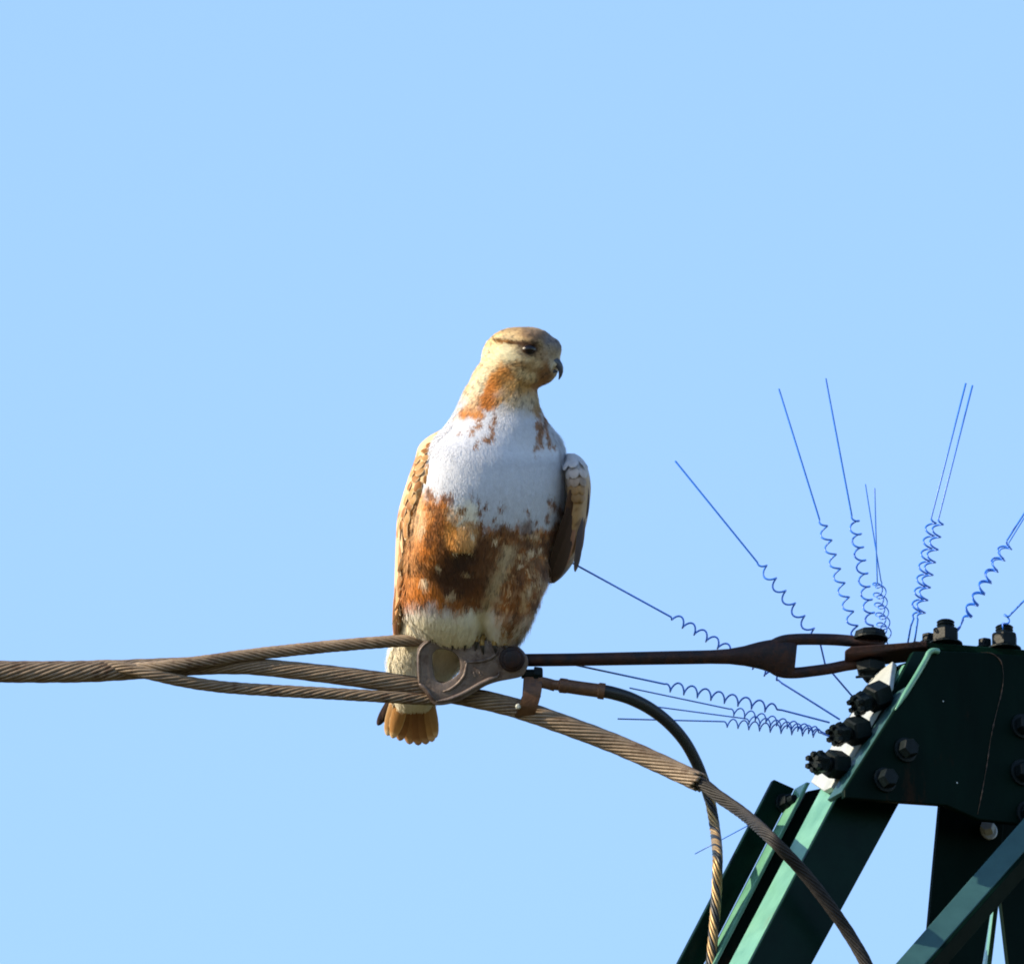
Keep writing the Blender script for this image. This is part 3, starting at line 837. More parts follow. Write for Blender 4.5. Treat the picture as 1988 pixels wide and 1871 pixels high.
def pattern(u, v, front):
    """plumage albedo at bird-space u, v; front 1 where the surface faces forwards, 0 on the back"""
    u = np.asarray(u, float); v = np.asarray(v, float)
    wu = u + (fbm(u / 13, v / 13, 0) - .5) * 16
    wv = v + (fbm(u / 13 + 31, v / 17, 2) - .5) * 20
    C = np.tile(np.array(WHT), (len(u), 1))
    def mix(mask, c):
        nonlocal C
        mask = np.clip(mask, 0, 1)[:, None]
        C = C * (1 - mask) + np.array(c)[None, :] * mask
    def spot(cu, cv, ru, rv, ang, c, soft=0.35, amt=1.0, warp=True):
        du = (wu if warp else u) - cu; dv = (wv if warp else v) - cv
        a = math.radians(ang)
        x = (du * math.cos(a) + dv * math.sin(a)) / ru
        y = (-du * math.sin(a) + dv * math.cos(a)) / rv
        mix((1 - sstep(1 - soft, 1 + soft, np.sqrt(x * x + y * y))) * amt, c)
    # --- belly band
    top = np.interp(u, [770, 800, 840, 868, 900, 940, 1000, 1040, 1075, 1100], [930, 940, 958, 962, 992, 1016, 1012, 1012, 996, 975])
    bot = np.interp(u, [770, 790, 826, 866, 900, 937, 960, 1000, 1030, 1060], [1165, 1163, 1158, 1174, 1186, 1166, 1180, 1215, 1210, 1190])
    top = top + (fbm(u / 26 + 9, v / 40, 1) - .5) * 64 * sstep(860, 930, u) + (fbm(u / 10 + 3, v / 24, 2) - .5) * 40
    bot = bot + (fbm(u / 22 + 4, v / 60, 6) - .5) * 60
    band = sstep(-14, 12, wv - top) * (1 - sstep(-20, 22, wv - bot))
    base = np.interp(u, [790, 850, 890, 940, 1000, 1060, 1100], [0, 0.12, 0.75, 0.85, 0.7, 0.75, 0.8])
    mott = fbm(u / 17, v / 22, 4)
    tcol = np.clip(base + (mott - .5) * 1.1, 0, 1)[:, None]
    bc = np.array(ORG)[None] * (1 - tcol) + np.array(BRN)[None] * tcol
    lt = (sstep(.60, .74, fbm(u / 9 + 5, v / 8, 5)) * 0.75 * sstep(930, 1010, u) + sstep(.66, .8, fbm(u / 9 + 5, v / 8, 5)) * 0.6 * (1 - sstep(930, 1010, u)))[:, None]
    bc = bc * (1 - lt) + np.array(TAN)[None] * 1.05 * lt
    C = C * (1 - band[:, None]) + bc * band[:, None]
    cw, chh = 19.0, 17.0
    gy = (v + (fbm(u / 30, v / 30, 5) - .5) * 14) / chh
    row = np.floor(gy); gx = (u + (fbm(u / 30 + 8, v / 30, 6) - .5) * 14) / cw + .5 * (row % 2)
    colm = np.floor(gx)
    rnd = _perm[colm.astype(int) % 64, row.astype(int) % 64, 7]
    fx_ = (gx - colm - .5) * 2; fy_ = gy - row + .22 * fx_ ** 2
    fringe = sstep(.74, .98, fy_) * (.20 + .35 * sstep(940, 1000, u)) * band
    centre = (1 - sstep(.15, .6, np.abs(fx_))) * sstep(.2, .7, fy_) * (1 - sstep(.7, .85, fy_)) * band * .35
    C = C * (1 + ((rnd - .5) * .5 * band)[:, None])
    C = C * (1 - centre[:, None])
    C = C * (1 - fringe[:, None]) + np.array((.62, .42, .22))[None] * fringe[:, None]
    # paler ragged zone along the flank by the left wing
    spot(803, 1010, 20, 62, 8, (0.66, 0.45, 0.26), .5, .75)
    spot(800, 1090, 16, 50, 4, (0.62, 0.38, 0.17), .5, .6)
    # dark centre of belly
    spot(888, 1086, 38, 24, 0, (.04, .016, .008), .5, .97); spot(868, 1118, 38, 26, 20, (.05, .02, .01), .5, .95); spot(908, 1128, 48, 28, 0, (0.08, .03, .012), .5, .9); spot(930, 1070, 26, 30, 0, (0.10, .038, .014), .5, .8)
    spot(845, 1030, 14, 40, 10, BRN, .5, .7); spot(862, 1060, 16, 34, 0, (0.14, .055, .02), .5, .6); spot(850, 985, 12, 22, -30, BRN, .5, .8)
    spot(818, 1060, 26, 34, 0, ORG, .5, .6); spot(808, 1120, 22, 26, 0, ORG, .5, .7); spot(826, 1145, 30, 14, 0, ORG, .5, .9)
    # right belly scallops
    for (a, b, ru, rv, an) in [(978, 1020, 20, 11, 15), (1022, 1012, 13, 14, 0), (1015, 1048, 22, 12, -10), (1060, 1052, 22, 13, 0), (985, 1078, 14, 16, 0), (1045, 1090, 24, 13, 10), (1008, 1110, 13, 12, 0), (1060, 1110, 18, 14, 0), (955, 1050, 18, 16, 20), (940, 1090, 20, 22, 0)]:
        spot(a, b, ru, rv, an, (0.13, .052, .018), .5, .8)
    for (a, b, r) in [(851, 1094, 6), (826, 1129, 6), (1031, 1062, 6), (1050, 1058, 5), (1012, 1090, 4), (1062, 1075, 5), (965, 1040, 5), (918, 1012, 5)]:
        spot(a, b, r, r * 1.1, 0, (0.75, .60, .42), .6, .9)
    for (a, b, ru, rv, an) in [(845, 1005, 8, 16, 15), (832, 1040, 7, 14, 10), (856, 1075, 9, 14, 0), (812, 1085, 6, 14, 0), (838, 1120, 8, 9, 0), (905, 1160, 10, 12, 0), (880, 1168, 7, 12, 0), (935, 1140, 8, 14, 10), (1070, 1030, 8, 12, 0), (1000, 1030, 8, 8, 0)]:
        spot(a, b, ru, rv, an, BRN, .5, .75)
    for (a, b, ru, rv, an) in [(820, 1020, 6, 14, 10), (872, 1148, 8, 6, 0), (905, 1105, 5, 4, 0), (1040, 1030, 8, 5, 0), (990, 1060, 6, 9, 0), (1075, 1060, 4, 8, 0), (1020, 1075, 8, 4, 0), (1050, 1118, 6, 5, 0), (1030, 1135, 4, 12, 8)]:
        spot(a, b, ru, rv, an, (0.66, .50, .32), .6, .75)
    spot(896, 1076, 30, 7, 0, (.03, .013, .007), .6, .95)  # shade painted along the lower edge of the feather clump
    # pale parting between the thighs
    pu = np.interp(v, [1040, 1070, 1120, 1176, 1210], [992, 986, 966, 945, 925])
    mix(np.exp(-((wu - pu) / 13) ** 2) * sstep(1035, 1065, v) * (1 - sstep(1190, 1225, v)) * .8, (0.55, .42, .26))
    # lower right thigh streaks
    thr = sstep(1170, 1200, v) * sstep(955, 975, u)
    mix(thr * .7, (0.62, .52, .42))
    mix(thr * sstep(.50, .62, fbm(u / 8, v / 26, 6)) * (1 - sstep(1225, 1250, v)) * .9, (0.30, .14, .055))
    spot(1005, 1140, 10, 30, 10, BRN, .5, .7); spot(1005, 1190, 9, 30, 14, BRN, .5, .7); spot(1018, 1150, 5, 26, 8, TAN, .5, .6)
    # cream lower belly on the left
    mix(sstep(1165, 1200, wv) * (1 - sstep(945, 980, u)) * .9, (0.80, .73, .56))
    # breast: fringe of small dark flecks
    for (a, b, ru, rv) in [(945, 974, 4, 8), (974, 981, 6, 7), (1085, 985, 4, 8), (1076, 978, 4, 9), (1024, 984, 3, 7), (1062, 998, 4, 8), (928, 982, 4, 7), (962, 1000, 4, 9), (1070, 965, 3, 8), (838, 951, 8, 8), (870, 955, 11, 9), (1040, 1000, 4, 8)]:
        spot(a, b, ru, rv, 0, BRN, .4, .9)
    # feather clump over the belly
    spot(896, 1035, 30, 36, 0, (0.55, .29, .10), .25, .95); spot(878, 1025, 13, 40, 0, (0.55, .23, .045), .5, .9)
    spot(903, 990, 26, 26, 0, (0.82, .76, .62), .4, .9); spot(899, 979, 8, 8, 0, (0.36, .18, .06), .4, .95)
    spot(880, 1066, 8, 4, 20, (0.82, .70, .50), .5, .9); spot(905, 1070, 10, 4, 0, (0.82, .68, .46), .5, .9); spot(917, 1032, 6, 6, 0, (0.80, .70, .52), .5, .8)
    spot(890, 1008, 10, 4, 0, (0.7, .62, .44), .5, .8); spot(912, 1012, 12, 9, 10, (0.30, .14, .05), .5, .7); spot(886, 995, 6, 12, 10, (0.50, .2, .04), .5, .7)
    spot(899, 979, 8, 8, 0, (0.32, .15, .05), .4, .95); spot(927, 968, 3, 10, 0, BRN, .4, .9); spot(935, 985, 4, 8, 0, BRN, .4, .9); spot(916, 958, 2.5, 8, 0, BRN, .4, .8)
    # --- neck streaks
    for (a, b, ru, rv, an) in [(916, 833, 7, 9, 20), (930, 818, 5, 10, 20), (952, 832, 6, 18, 6), (944, 848, 9, 6, -30), (927, 860, 4, 9, 25), (963, 812, 4, 16, 4), (896, 838, 3, 6, 25),
                               (1040, 790, 5, 22, -6), (1046, 832, 7, 22, -8), (1056, 820, 4, 26, -14), (1042, 872, 5, 9, 8), (1050, 862, 4, 14, -10), (1062, 850, 3, 26, -16), (1072, 862, 2.5, 18, -28)]:
        spot(a, b, ru, rv, an, (0.24, .10, .032), .4, .95)
    for (a, b, ru, rv, an) in [(917, 790, 17, 13, -30), (927, 772, 10, 18, 20), (942, 778, 14, 13, 0), (967, 778, 20, 10, -30), (908, 802, 12, 9, 0), (930, 800, 13, 9, 0)]:
        spot(a, b, ru, rv, an, (0.42, .16, .03), .45, .95)
    mix((1 - sstep(772, 812, wv)) * sstep(955, 990, u) * sstep(740, 765, v) * .8, (0.46, .32, .14))
    # --- head
    hd = 1 - sstep(742, 770, wv + (u - 960) * .12)
    mix(hd * .9, (0.56, .39, .17))
    spot(980, 692, 36, 20, 0, (0.70, .64, .44), .6, .9); spot(965, 652, 36, 12, -25, (0.66, .52, .27), .6, .7); spot(930, 745, 20, 40, 25, (0.62, .54, .38), .6, .8)
    spot(1040, 648, 34, 14, 8, (0.22, .135, .065), .5, .92); spot(1052, 656, 28, 17, 20, (0.13, .085, .06), .5, .85); spot(990, 640, 30, 6, -12, (0.32, .19, .08), .6, .6)
    spot(1078, 668, 20, 24, 30, SHD_GRY, .5, .95)  # forehead's grey shade painted into the plumage colour
    spot(1068, 690, 12, 18, 0, (0.36, .30, .22), .6, .8)
    spot(1020, 709, 34, 9, 14, (0.30, .17, .06), .6, .85)
    spot(972, 738, 17, 32, 32, (0.50, .19, .03), .5, .95); spot(992, 732, 18, 16, 20, (0.34, .16, .04), .6, .9); spot(955, 760, 12, 22, 25, (0.46, .15, .02), .5, .95); spot(945, 776, 14, 14, 0, (0.42, .14, .02), .5, .9)
    spot(1030, 730, 30, 8, -12, (0.72, .58, .34), .6, .8); spot(1015, 748, 40, 15, -14, (0.38, .20, .05), .6, .9)
    spot(1060, 724, 18, 22, 20, (0.20, .085, .025), .5, .9); spot(1075, 708, 7, 10, 0, (0.52, .47, .36), .5, .9)
    spot(1050, 745, 18, 12, -30, (0.34, .16, .05), .5, .9)
    # eye line and eye socket
    spot(985, 664, 26, 3.6, 7, (0.30, .13, .03), .5, 1.0, warp=False); spot(1022, 668, 24, 4.2, 6, (0.10, .045, .018), .5, 1.0, warp=False)
    spot(1029, 678, 22, 15, 4, (0.07, .032, .016), .4, .97, warp=False); spot(1052, 690, 16, 10, 20, (0.22, .13, .06), .6, .7)
    # flank of nape: speckle
    nap = (1 - sstep(925, 955, u - (v - 700) * -.45)) * (1 - sstep(800, 830, v)) * sstep(.55, .7, fbm(u / 6, v / 8, 7))
    mix(nap * .8, TAN)
    # --- back of the bird
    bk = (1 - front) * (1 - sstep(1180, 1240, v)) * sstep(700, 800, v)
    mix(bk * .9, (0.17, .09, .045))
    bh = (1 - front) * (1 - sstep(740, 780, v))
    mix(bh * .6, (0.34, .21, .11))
    stk = sstep(.60, .72, fbm(u / 3.6 + 11, v / 7.5, 3)) * (C[:, 2] < .36) * (v > 640)
    C = C * (1 - .55 * stk[:, None])
    C *= (0.90 + 0.2 * fbm(u / 5 + 50, v / 5, 1))[:, None]
    return np.clip(C, 0.005, 0.86)

# ---- body surface: lofts and ellipsoids fused into one skin
def loft(rings, sides=36, sq=2.2, skew=0.0):
    V, F = [], []
    for (v, uc, a, wc, b) in rings:
        for k in range(sides):
            t = 2 * math.pi * k / sides
            c, s_ = math.cos(t), math.sin(t)
            x = math.copysign(abs(c) ** (2 / sq), c)
            V.append((uc + a * x, v, wc + b * math.copysign(abs(s_) ** (2 / sq), s_) - skew * a * x * sstep(790, 880, v) * (1 - sstep(1060, 1190, v))))
    n = len(rings)
    for i in range(n - 1):
        for k in range(sides):
            k2 = (k + 1) % sides
            F.append((i * sides + k, i * sides + k2, (i + 1) * sides + k2, (i + 1) * sides + k))
    F.append(tuple(range(sides))); F.append(tuple((n - 1) * sides + k for k in range(sides)))
    return V, F
def dense(rings, m=4):
    A = np.array(rings, float); n = len(A)
    x = np.linspace(0, n - 1, (n - 1) * m + 1)
    out = []
    for t in x:
        i = min(int(t), n - 2); f = t - i
        p = [A[max(i - 1, 0)], A[i], A[i + 1], A[min(i + 2, n - 1)]]
        q = 0.5 * (2 * p[1] + (p[2] - p[0]) * f + (2 * p[0] - 5 * p[1] + 4 * p[2] - p[3]) * f * f + (3 * p[1] - p[0] - 3 * p[2] + p[3]) * f ** 3)
        q[2] = max(q[2], 1); q[4] = max(q[4], 1)
        out.append(tuple(q))
    return out
def ell(c, r, rotw=0.0):
    V, F = [], []
    nu, nv = 28, 16
    for i in range(nv + 1):
        ph = math.pi * i / nv
        for k in range(nu):
            t = 2 * math.pi * k / nu
            x, y, z = r[0] * math.sin(ph) * math.cos(t), -r[1] * math.cos(ph), r[2] * math.sin(ph) * math.sin(t)
            a = math.radians(rotw)
            V.append((c[0] + x * math.cos(a) - y * math.sin(a), c[1] + x * math.sin(a) + y * math.cos(a), c[2] + z))
    for i in range(nv):
        for k in range(nu):
            k2 = (k + 1) % nu
            F.append((i * nu + k, i * nu + k2, (i + 1) * nu + k2, (i + 1) * nu + k))
    return V, F

torso = dense([(725, 985, 52, 4, 48), (745, 975, 66, 4, 52), (770, 970, 74, 5, 60), (797, 967, 83, 6, 68), (825, 967, 100, 7, 84), (850, 966, 122, 8, 98), (870, 965, 131, 10, 108), (900, 963, 138, 14, 120), (950, 957, 147, 18, 130), (1000, 949, 150, 18, 132),
               (1050, 941, 149, 12, 128), (1100, 931, 145, 2, 120), (1150, 917, 135, -14, 108), (1195, 898, 120, -34, 92), (1235, 872, 104, -58, 76), (1275, 838, 82, -78, 58), (1310, 818, 62, -92, 44), (1345, 808, 48, -102, 28), (1375, 803, 36, -106, 14)])
thighL = dense([(1040, 866, 40, 60, 44), (1085, 862, 62, 58, 58), (1130, 858, 72, 48, 62), (1170, 858, 74, 34, 62), (1205, 866, 68, 26, 54), (1232, 878, 52, 14, 42), (1252, 890, 34, 2, 28)])
thighR = dense([(1060, 1004, 50, 0, 50), (1090, 1002, 60, 10, 62), (1125, 998, 60, 22, 66), (1160, 994, 54, 28, 62), (1200, 988, 46, 24, 54), (1228, 982, 38, 12, 42), (1250, 978, 28, 0, 28)])
clump = dense([(940, 905, 12, 144, 4), (975, 904, 26, 147, 8), (1000, 899, 31, 148, 12), (1030, 895, 33, 149, 16), (1055, 896, 28, 148, 16), (1066, 899, 18, 146, 10)])
pieces = [loft(torso, skew=0.42), loft(thighL), loft(thighR), loft(clump, 24),
          ell((1008, 697, 6), (73, 62, 60), 6), ell((1050, 704, 16), (37, 44, 40), 10), ell((1015, 728, 12), (52, 32, 46), -8), ell((968, 740, 2), (62, 50, 54), -45),
          ell((1034, 662, 12), (44, 26, 50), 12), ell((1066, 678, 24), (24, 24, 28), 40), ell((1000, 662, 46), (46, 7, 14), 6), ell((1030, 665, 54), (22, 5, 9), 7)]
Vb, Fb = merge(*pieces)
tmp = bpy.data.meshes.new('tmp')
tmp.from_pydata(Vb, [], Fb)
bm = bmesh.new(); bm.from_mesh(tmp); bmesh.ops.recalc_face_normals(bm, faces=bm.faces); bm.to_mesh(tmp); bm.free()
to = bpy.data.objects.new('tmp', tmp); COL.objects.link(to)
rm = to.modifiers.new('r', 'REMESH'); rm.mode = 'VOXEL'; rm.voxel_size = 4.5
sm = to.modifiers.new('s', 'SMOOTH'); sm.factor = 0.5; sm.iterations = 12
dg = bpy.context.evaluated_depsgraph_get()
me2 = bpy.data.meshes.new_from_object(to.evaluated_get(dg))
bpy.data.objects.remove(to); bpy.data.meshes.remove(tmp)
nv = len(me2.vertices)
BV = np.empty(nv * 3); me2.vertices.foreach_get('co', BV); BV = BV.reshape(-1, 3)
BF = [tuple(p.vertices) for p in me2.polygons]
bvh = BVHTree.FromPolygons([Vector(p) for p in BV], BF)
def cast(u, v, w0=400):
    """front surface of the bird at u, v"""
    h = bvh.ray_cast(Vector((u, v, w0)), Vector((0, 0, -1)))
    return h[0], h[1]
# normals (w is the 3rd axis, towards the camera)
NRM = np.empty(nv * 3); me2.vertices.foreach_get('normal', NRM); NRM = NRM.reshape(-1, 3)
front = sstep(-0.35, 0.1, NRM[:, 2])
pc_ = pattern(BV[:, 0], BV[:, 1], front)
cols = np.concatenate([pc_, np.ones((nv, 1))], 1)
body = mk('body', [BW(p) for p in BV], BF, M['plume'], bird, cols=cols)

# ---- contour feathers over the whole skin (uncountable: one part)
tri = []
for f in BF:
    for k in range(1, len(f) - 1): tri.append((f[0], f[k], f[k + 1]))
tri = np.array(tri)
a = BV[tri[:, 0]]; b = BV[tri[:, 1]]; c = BV[tri[:, 2]]
cr = np.cross(b - a, c - a); area = 0.5 * np.linalg.norm(cr, axis=1)
cen = (a + b + c) / 3
# smaller, denser feathers on the head
dens = np.where(cen[:, 1] < 770, 1 / 1.7, np.where(cen[:, 1] < 850, 1 / 2.4, 1 / 3.0))
dens = np.where(NRM[tri[:, 0], 2] < -0.5, dens * 0.3, dens)
prob = area * dens
NFE = int(prob.sum())
idx = RNG.choice(len(tri), NFE, p=prob / prob.sum())
r1 = np.sqrt(RNG.random(NFE)); r2 = RNG.random(NFE)
pos = a[idx] * (1 - r1)[:, None] + b[idx] * (r1 * (1 - r2))[:, None] + c[idx] * (r1 * r2)[:, None]
nr = NRM[tri[idx, 0]] * (1 - r1)[:, None] + NRM[tri[idx, 1]] * (r1 * (1 - r2))[:, None] + NRM[tri[idx, 2]] * (r1 * r2)[:, None]
nr /= np.linalg.norm(nr, axis=1)[:, None] + 1e-9
ff = sstep(-0.35, 0.1, nr[:, 2])
jam = np.interp(pos[:, 1], [700, 780, 900, 1000], [.8, 1.2, 1.6, 1.6])
fcol = pattern(pos[:, 0] + RNG.normal(0, 1, NFE) * jam * .7, pos[:, 1] + RNG.normal(0, 1, NFE) * jam, ff)
# lie direction: away from the beak on the head, down the body below
HB = np.array([1090.0, 695.0, 40.0])
dh = pos - HB
dh[:, 1] += np.clip(pos[:, 1] - 690, 0, 60) * 0.8
dh /= np.linalg.norm(dh, axis=1)[:, None]
db = np.stack([(-(pos[:, 0] - 950) * 0.0012) - 0.08, np.ones(NFE), -0.25 * np.ones(NFE)], 1)
thl = (pos[:, 1] > 1150)
db[thl, 0] += -0.1
wt = sstep(735, 815, pos[:, 1])[:, None]
d_ = dh * (1 - wt) + db * wt
d_ += RNG.normal(0, 0.13, d_.shape)
d_[:, 0] += (fbm(pos[:, 0] / 12, pos[:, 1] / 16, 2) - .5) * .9
d_ -= nr * (d_ * nr).sum(1)[:, None]
d_ /= np.linalg.norm(d_, axis=1)[:, None] + 1e-9
sd = np.cross(nr, d_)
ln = np.interp(pos[:, 1], [640, 740, 800, 880, 1000, 1150, 1250, 1380], [9, 11, 15, 19, 21, 24, 27, 24]) * RNG.uniform(.8, 1.25, NFE)
wd = RNG.uniform(.55, 1.0, NFE)
lift = RNG.uniform(0.0, 0.035, NFE) + RNG.uniform(0, .10, NFE) * sstep(950, 1100, pos[:, 1]) + RNG.uniform(0.02, .13, NFE) * (1 - sstep(770, 850, pos[:, 1]))
sil = (np.abs(nr[:, 2]) < .40) & (RNG.random(NFE) < .22)
lift = lift + sil * RNG.uniform(.08, .34, NFE) * np.interp(pos[:, 1], [700, 800, 1000], [.35, .6, 1.0])
big = np.zeros(NFE, bool)
ln = np.where(big, ln * 1.15, ln); wd = np.where(big, ln * RNG.uniform(.24, .32, NFE), wd); lift = np.where(big, lift + .05, lift)
jit = 1 + RNG.uniform(-.13, .11, NFE) * np.where(fcol.min(1) > .36, .5, 1.0) * np.where(pos[:, 1] < 800, 1.5, 1.0)
prof = [(0.0, 0.35, 0.0), (0.45, 1.0, 0.75), (0.8, 0.72, 1.0)]
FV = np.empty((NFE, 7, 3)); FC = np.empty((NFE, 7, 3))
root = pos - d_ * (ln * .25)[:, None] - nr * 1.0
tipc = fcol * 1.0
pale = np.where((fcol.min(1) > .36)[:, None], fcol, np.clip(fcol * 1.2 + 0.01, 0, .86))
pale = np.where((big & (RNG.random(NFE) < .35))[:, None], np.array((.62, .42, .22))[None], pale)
for j, (t, wv_, lf) in enumerate(prof):
    ctr_ = root + d_ * (ln * t)[:, None] + nr * (lift * ln * t + 0.9 * lf)[:, None]
    FV[:, j * 2] = ctr_ - sd * (wd * wv_)[:, None] - nr * (wd * .18 * wv_)[:, None]
    FV[:, j * 2 + 1] = ctr_ + sd * (wd * wv_)[:, None] - nr * (wd * .18 * wv_)[:, None]
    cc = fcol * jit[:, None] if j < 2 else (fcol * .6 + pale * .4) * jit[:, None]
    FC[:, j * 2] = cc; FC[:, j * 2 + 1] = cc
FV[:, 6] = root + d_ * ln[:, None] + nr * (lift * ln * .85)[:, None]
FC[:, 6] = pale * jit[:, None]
# keep the eye and the beak clear
pe, ne = cast(1028, 678)
keep = ~((np.hypot((pos[:, 0] - 1030) / 19, (pos[:, 1] - 679) / 12) < 1) & (nr[:, 2] > 0.1))
keep &= ~(np.linalg.norm(pos - np.array([1082, 712, 32]), axis=1) < 13)
FV = FV[keep]; FC = FC[keep]; NFE = len(FV); NK = nr[keep]; SK = sd[keep]; DK = d_[keep]
base_ = np.arange(NFE)[:, None] * 7
quads = np.concatenate([base_ + np.array([[0, 1, 3, 2]]), base_ + np.array([[2, 3, 5, 4]])], 1).reshape(-1, 4)
tris = (base_ + np.array([[4, 5, 6]])).reshape(-1, 3)
flat = FV.reshape(-1, 3)
wx = BWn(flat) - np.array(bird_loc)[None]
pl = bpy.data.meshes.new('plumage')
pl.vertices.add(len(wx)); pl.vertices.foreach_set('co', wx.astype(np.float32).reshape(-1))
li = np.concatenate([quads.reshape(-1), tris.reshape(-1)]).astype(np.int32)
pl.loops.add(len(li)); pl.loops.foreach_set('vertex_index', li)
npol = len(quads) + len(tris)
pl.polygons.add(npol)
st_ = np.concatenate([np.arange(len(quads)) * 4, len(quads) * 4 + np.arange(len(tris)) * 3]).astype(np.int32)
pl.polygons.foreach_set('loop_start', st_)
pl.update(calc_edges=True)
ca = pl.color_attributes.new('Col', 'FLOAT_COLOR', 'POINT')
ca.data.foreach_set('color', np.concatenate([np.clip(FC.reshape(-1, 3), .004, .88), np.ones((NFE * 7, 1))], 1).astype(np.float32).reshape(-1))
# shade every feather mostly with the skin's own normal so that the plumage reads soft
pl.polygons.foreach_set('use_smooth', [True] * len(pl.polygons))
pl.materials.append(M['plume'])
nz = np.where(FC[:, 0].min(1) > .36, .055, .13); tl = (RNG.normal(0, 1, NFE) * nz)[:, None]; t2 = (RNG.normal(0, 1, NFE) * nz)[:, None]
sidev = np.array([-1, 1, -1, 1, -1, 1, 0.0])
nn_ = NK[:, None, :] + (SK * tl + DK * t2)[:, None, :] + SK[:, None, :] * (sidev * .08)[None, :, None]
nn_ = nn_.reshape(-1, 3); nn_ /= np.linalg.norm(nn_, axis=1)[:, None]
nw_ = nn_[:, 0:1] * np.array(RGT)[None] - nn_[:, 1:2] * np.array(UPV)[None] - nn_[:, 2:3] * np.array(FWD)[None]
pl.normals_split_custom_set_from_vertices(nw_.tolist())
po = bpy.data.objects.new('plumage', pl); COL.objects.link(po); po.parent = bird
po['kind'] = 'stuff'

# ---- single long feathers (wings, tail)
def feather(parent, rootp, tipp, width, nrm, c_mid, c_edge, c_tip=None, curve=0.06, name='feather', round_=0.5, label=None, bars=0, edge_w=0.82):
    """vane with a raised shaft; bird-space points"""
    rp, tp = np.array(rootp, float), np.array(tipp, float)
    ax = tp - rp; L = np.linalg.norm(ax); ax /= L
    n = np.array(nrm, float); n -= ax * n.dot(ax); n /= np.linalg.norm(n)
    s_ = np.cross(n, ax)
    rows = 9
    ts = [0, .08, .22, .4, .58, .72, .82, .90, .95, .985, 1.0]
    rows = len(ts)
    V, F, Cc = [], [], []
    cols_x = [-1, -edge_w, 0, edge_w, 1]
    for i, t in enumerate(ts):
        wv = min(1.0, 0.35 + 2.2 * t) * (math.sqrt(max(0.0, 1 - max(0, (t - (1 - round_)) / round_) ** 2)) if t > 1 - round_ else 1)
        wv = max(wv, 0.04)
        for x in cols_x:
            p = rp + ax * (L * t) + s_ * (x * wv * width) + n * (width * (0.22 * (1 - x * x)) + curve * L * (4 * t * (1 - t)) - 0.10 * L * t * t * .4)
            V.append(BW(p))
            cm = np.array(c_mid)
            if bars and t > .1 and (i % 2 == 0): cm = cm * 0.62
            cc = cm if abs(x) < edge_w + .01 and abs(x) < .99 else np.array(c_edge)
            if abs(x) < .01: cc = cc * 0.9
            if c_tip is not None and t > .86: cc = cc * .25 + np.array(c_tip) * .75
            elif t > .93: cc = np.array(c_edge)
            Cc.append(cc)
    nc = len(cols_x)
    for i in range(rows - 1):
        for k in range(nc - 1):
            F.append((i * nc + k, i * nc + k + 1, (i + 1) * nc + k + 1, (i + 1) * nc + k))
    Cc = np.clip(np.array(Cc) * random.uniform(.88, 1.1), .004, .86)
    return mk(name, V, F, M['flight'], parent, cols=np.concatenate([Cc, np.ones((len(Cc), 1))], 1), label=label)

def shell(rings, colf, name, label):
    V, F = loft(dense(rings, 5), 28, 2.0)
    A = np.array(V)
    Cc = colf(A[:, 0], A[:, 1], A[:, 2])
    bv = BVHTree.FromPolygons([Vector(p) for p in V], F)
    o = mk(name, [BW(p) for p in V], F, M['plume'], bird, cols=np.concatenate([np.clip(Cc, .004, .86), np.ones((len(Cc), 1))], 1), label=label)
    return o, bv

# image-left wing
def colL(u, v, w):
    C = np.tile(np.array((0.60, 0.42, 0.24)), (len(u), 1))
    m = sstep(.5, .62, fbm(u / 7, v / 14, 3))[:, None]
    C = C * (1 - m) + np.array((0.34, .16, .06)) * m
    bk = sstep(10, -40, w) if False else (1 - sstep(-60, -20, w))
    return C * (1 - bk[:, None]) + np.array((0.16, .085, .045)) * bk[:, None]
wl, wlb = shell([(834, 866, 10, 0, 24), (848, 852, 21, 4, 44), (866, 840, 27, 6, 58), (892, 836, 31, 16, 84), (935, 823, 33, 22, 104), (1000, 801, 29, 10, 106), (1060, 789, 21, -12, 94), (1120, 781, 15, -26, 78), (1180, 773, 9, -36, 54), (1225, 768, 5, -42, 30), (1248, 766, 2, -46, 12)],
                colL, 'wing', 'sunlit folded wing with tan scalloped feathers')
def on_wing(bv, u, v):
    h = bv.ray_cast(Vector((u, v, 400)), Vector((0, 0, -1)))
    if h[0] is None: return None, None
    return np.array(h[0]), np.array(h[1])
def wing_feather(parent, bv, u, v, L, wd_, du, cm, ce, round_=.6, lift=3.5, bars=0, ct=None, tw=-4):
    p, n = on_wing(bv, u, v)
    if p is None: return
    if n[2] < 0: n = -n
    q = np.array([du, 1.0, 0.0]); q -= n * q.dot(n); q /= np.linalg.norm(q)
    feather(parent, p + n * 1.0, p + q * L + n * lift, wd_, n, cm, ce, round_=round_, bars=bars, c_tip=ct, curve=.05)
# scapular scallops
cE = (0.62, .48, .29)
k = 0
rows = []
for r_i in range(13):
    v = 1010 - r_i * 12.5
    uL = np.interp(v, [850, 880, 940, 1010], [846, 816, 794, 778]); uR = np.interp(v, [850, 880, 910, 940, 975, 1010], [862, 866, 858, 842, 822, 812])
    n = max(2, int((uR - uL) / 13))
    for i in range(n):
        u = uL + (uR - uL) * (i + .5 + (.25 if r_i % 2 else -.25)) / n
        cmid = random.choice([(0.34, .18, .06), (0.28, .12, .03), (0.42, .26, .11), (0.25, .10, .025), (0.40, .22, .08)])
        wing_feather(wl, wlb, u, v, random.uniform(19, 25), random.uniform(8, 10), -.35 + random.uniform(-.12, .12), cmid, cE)
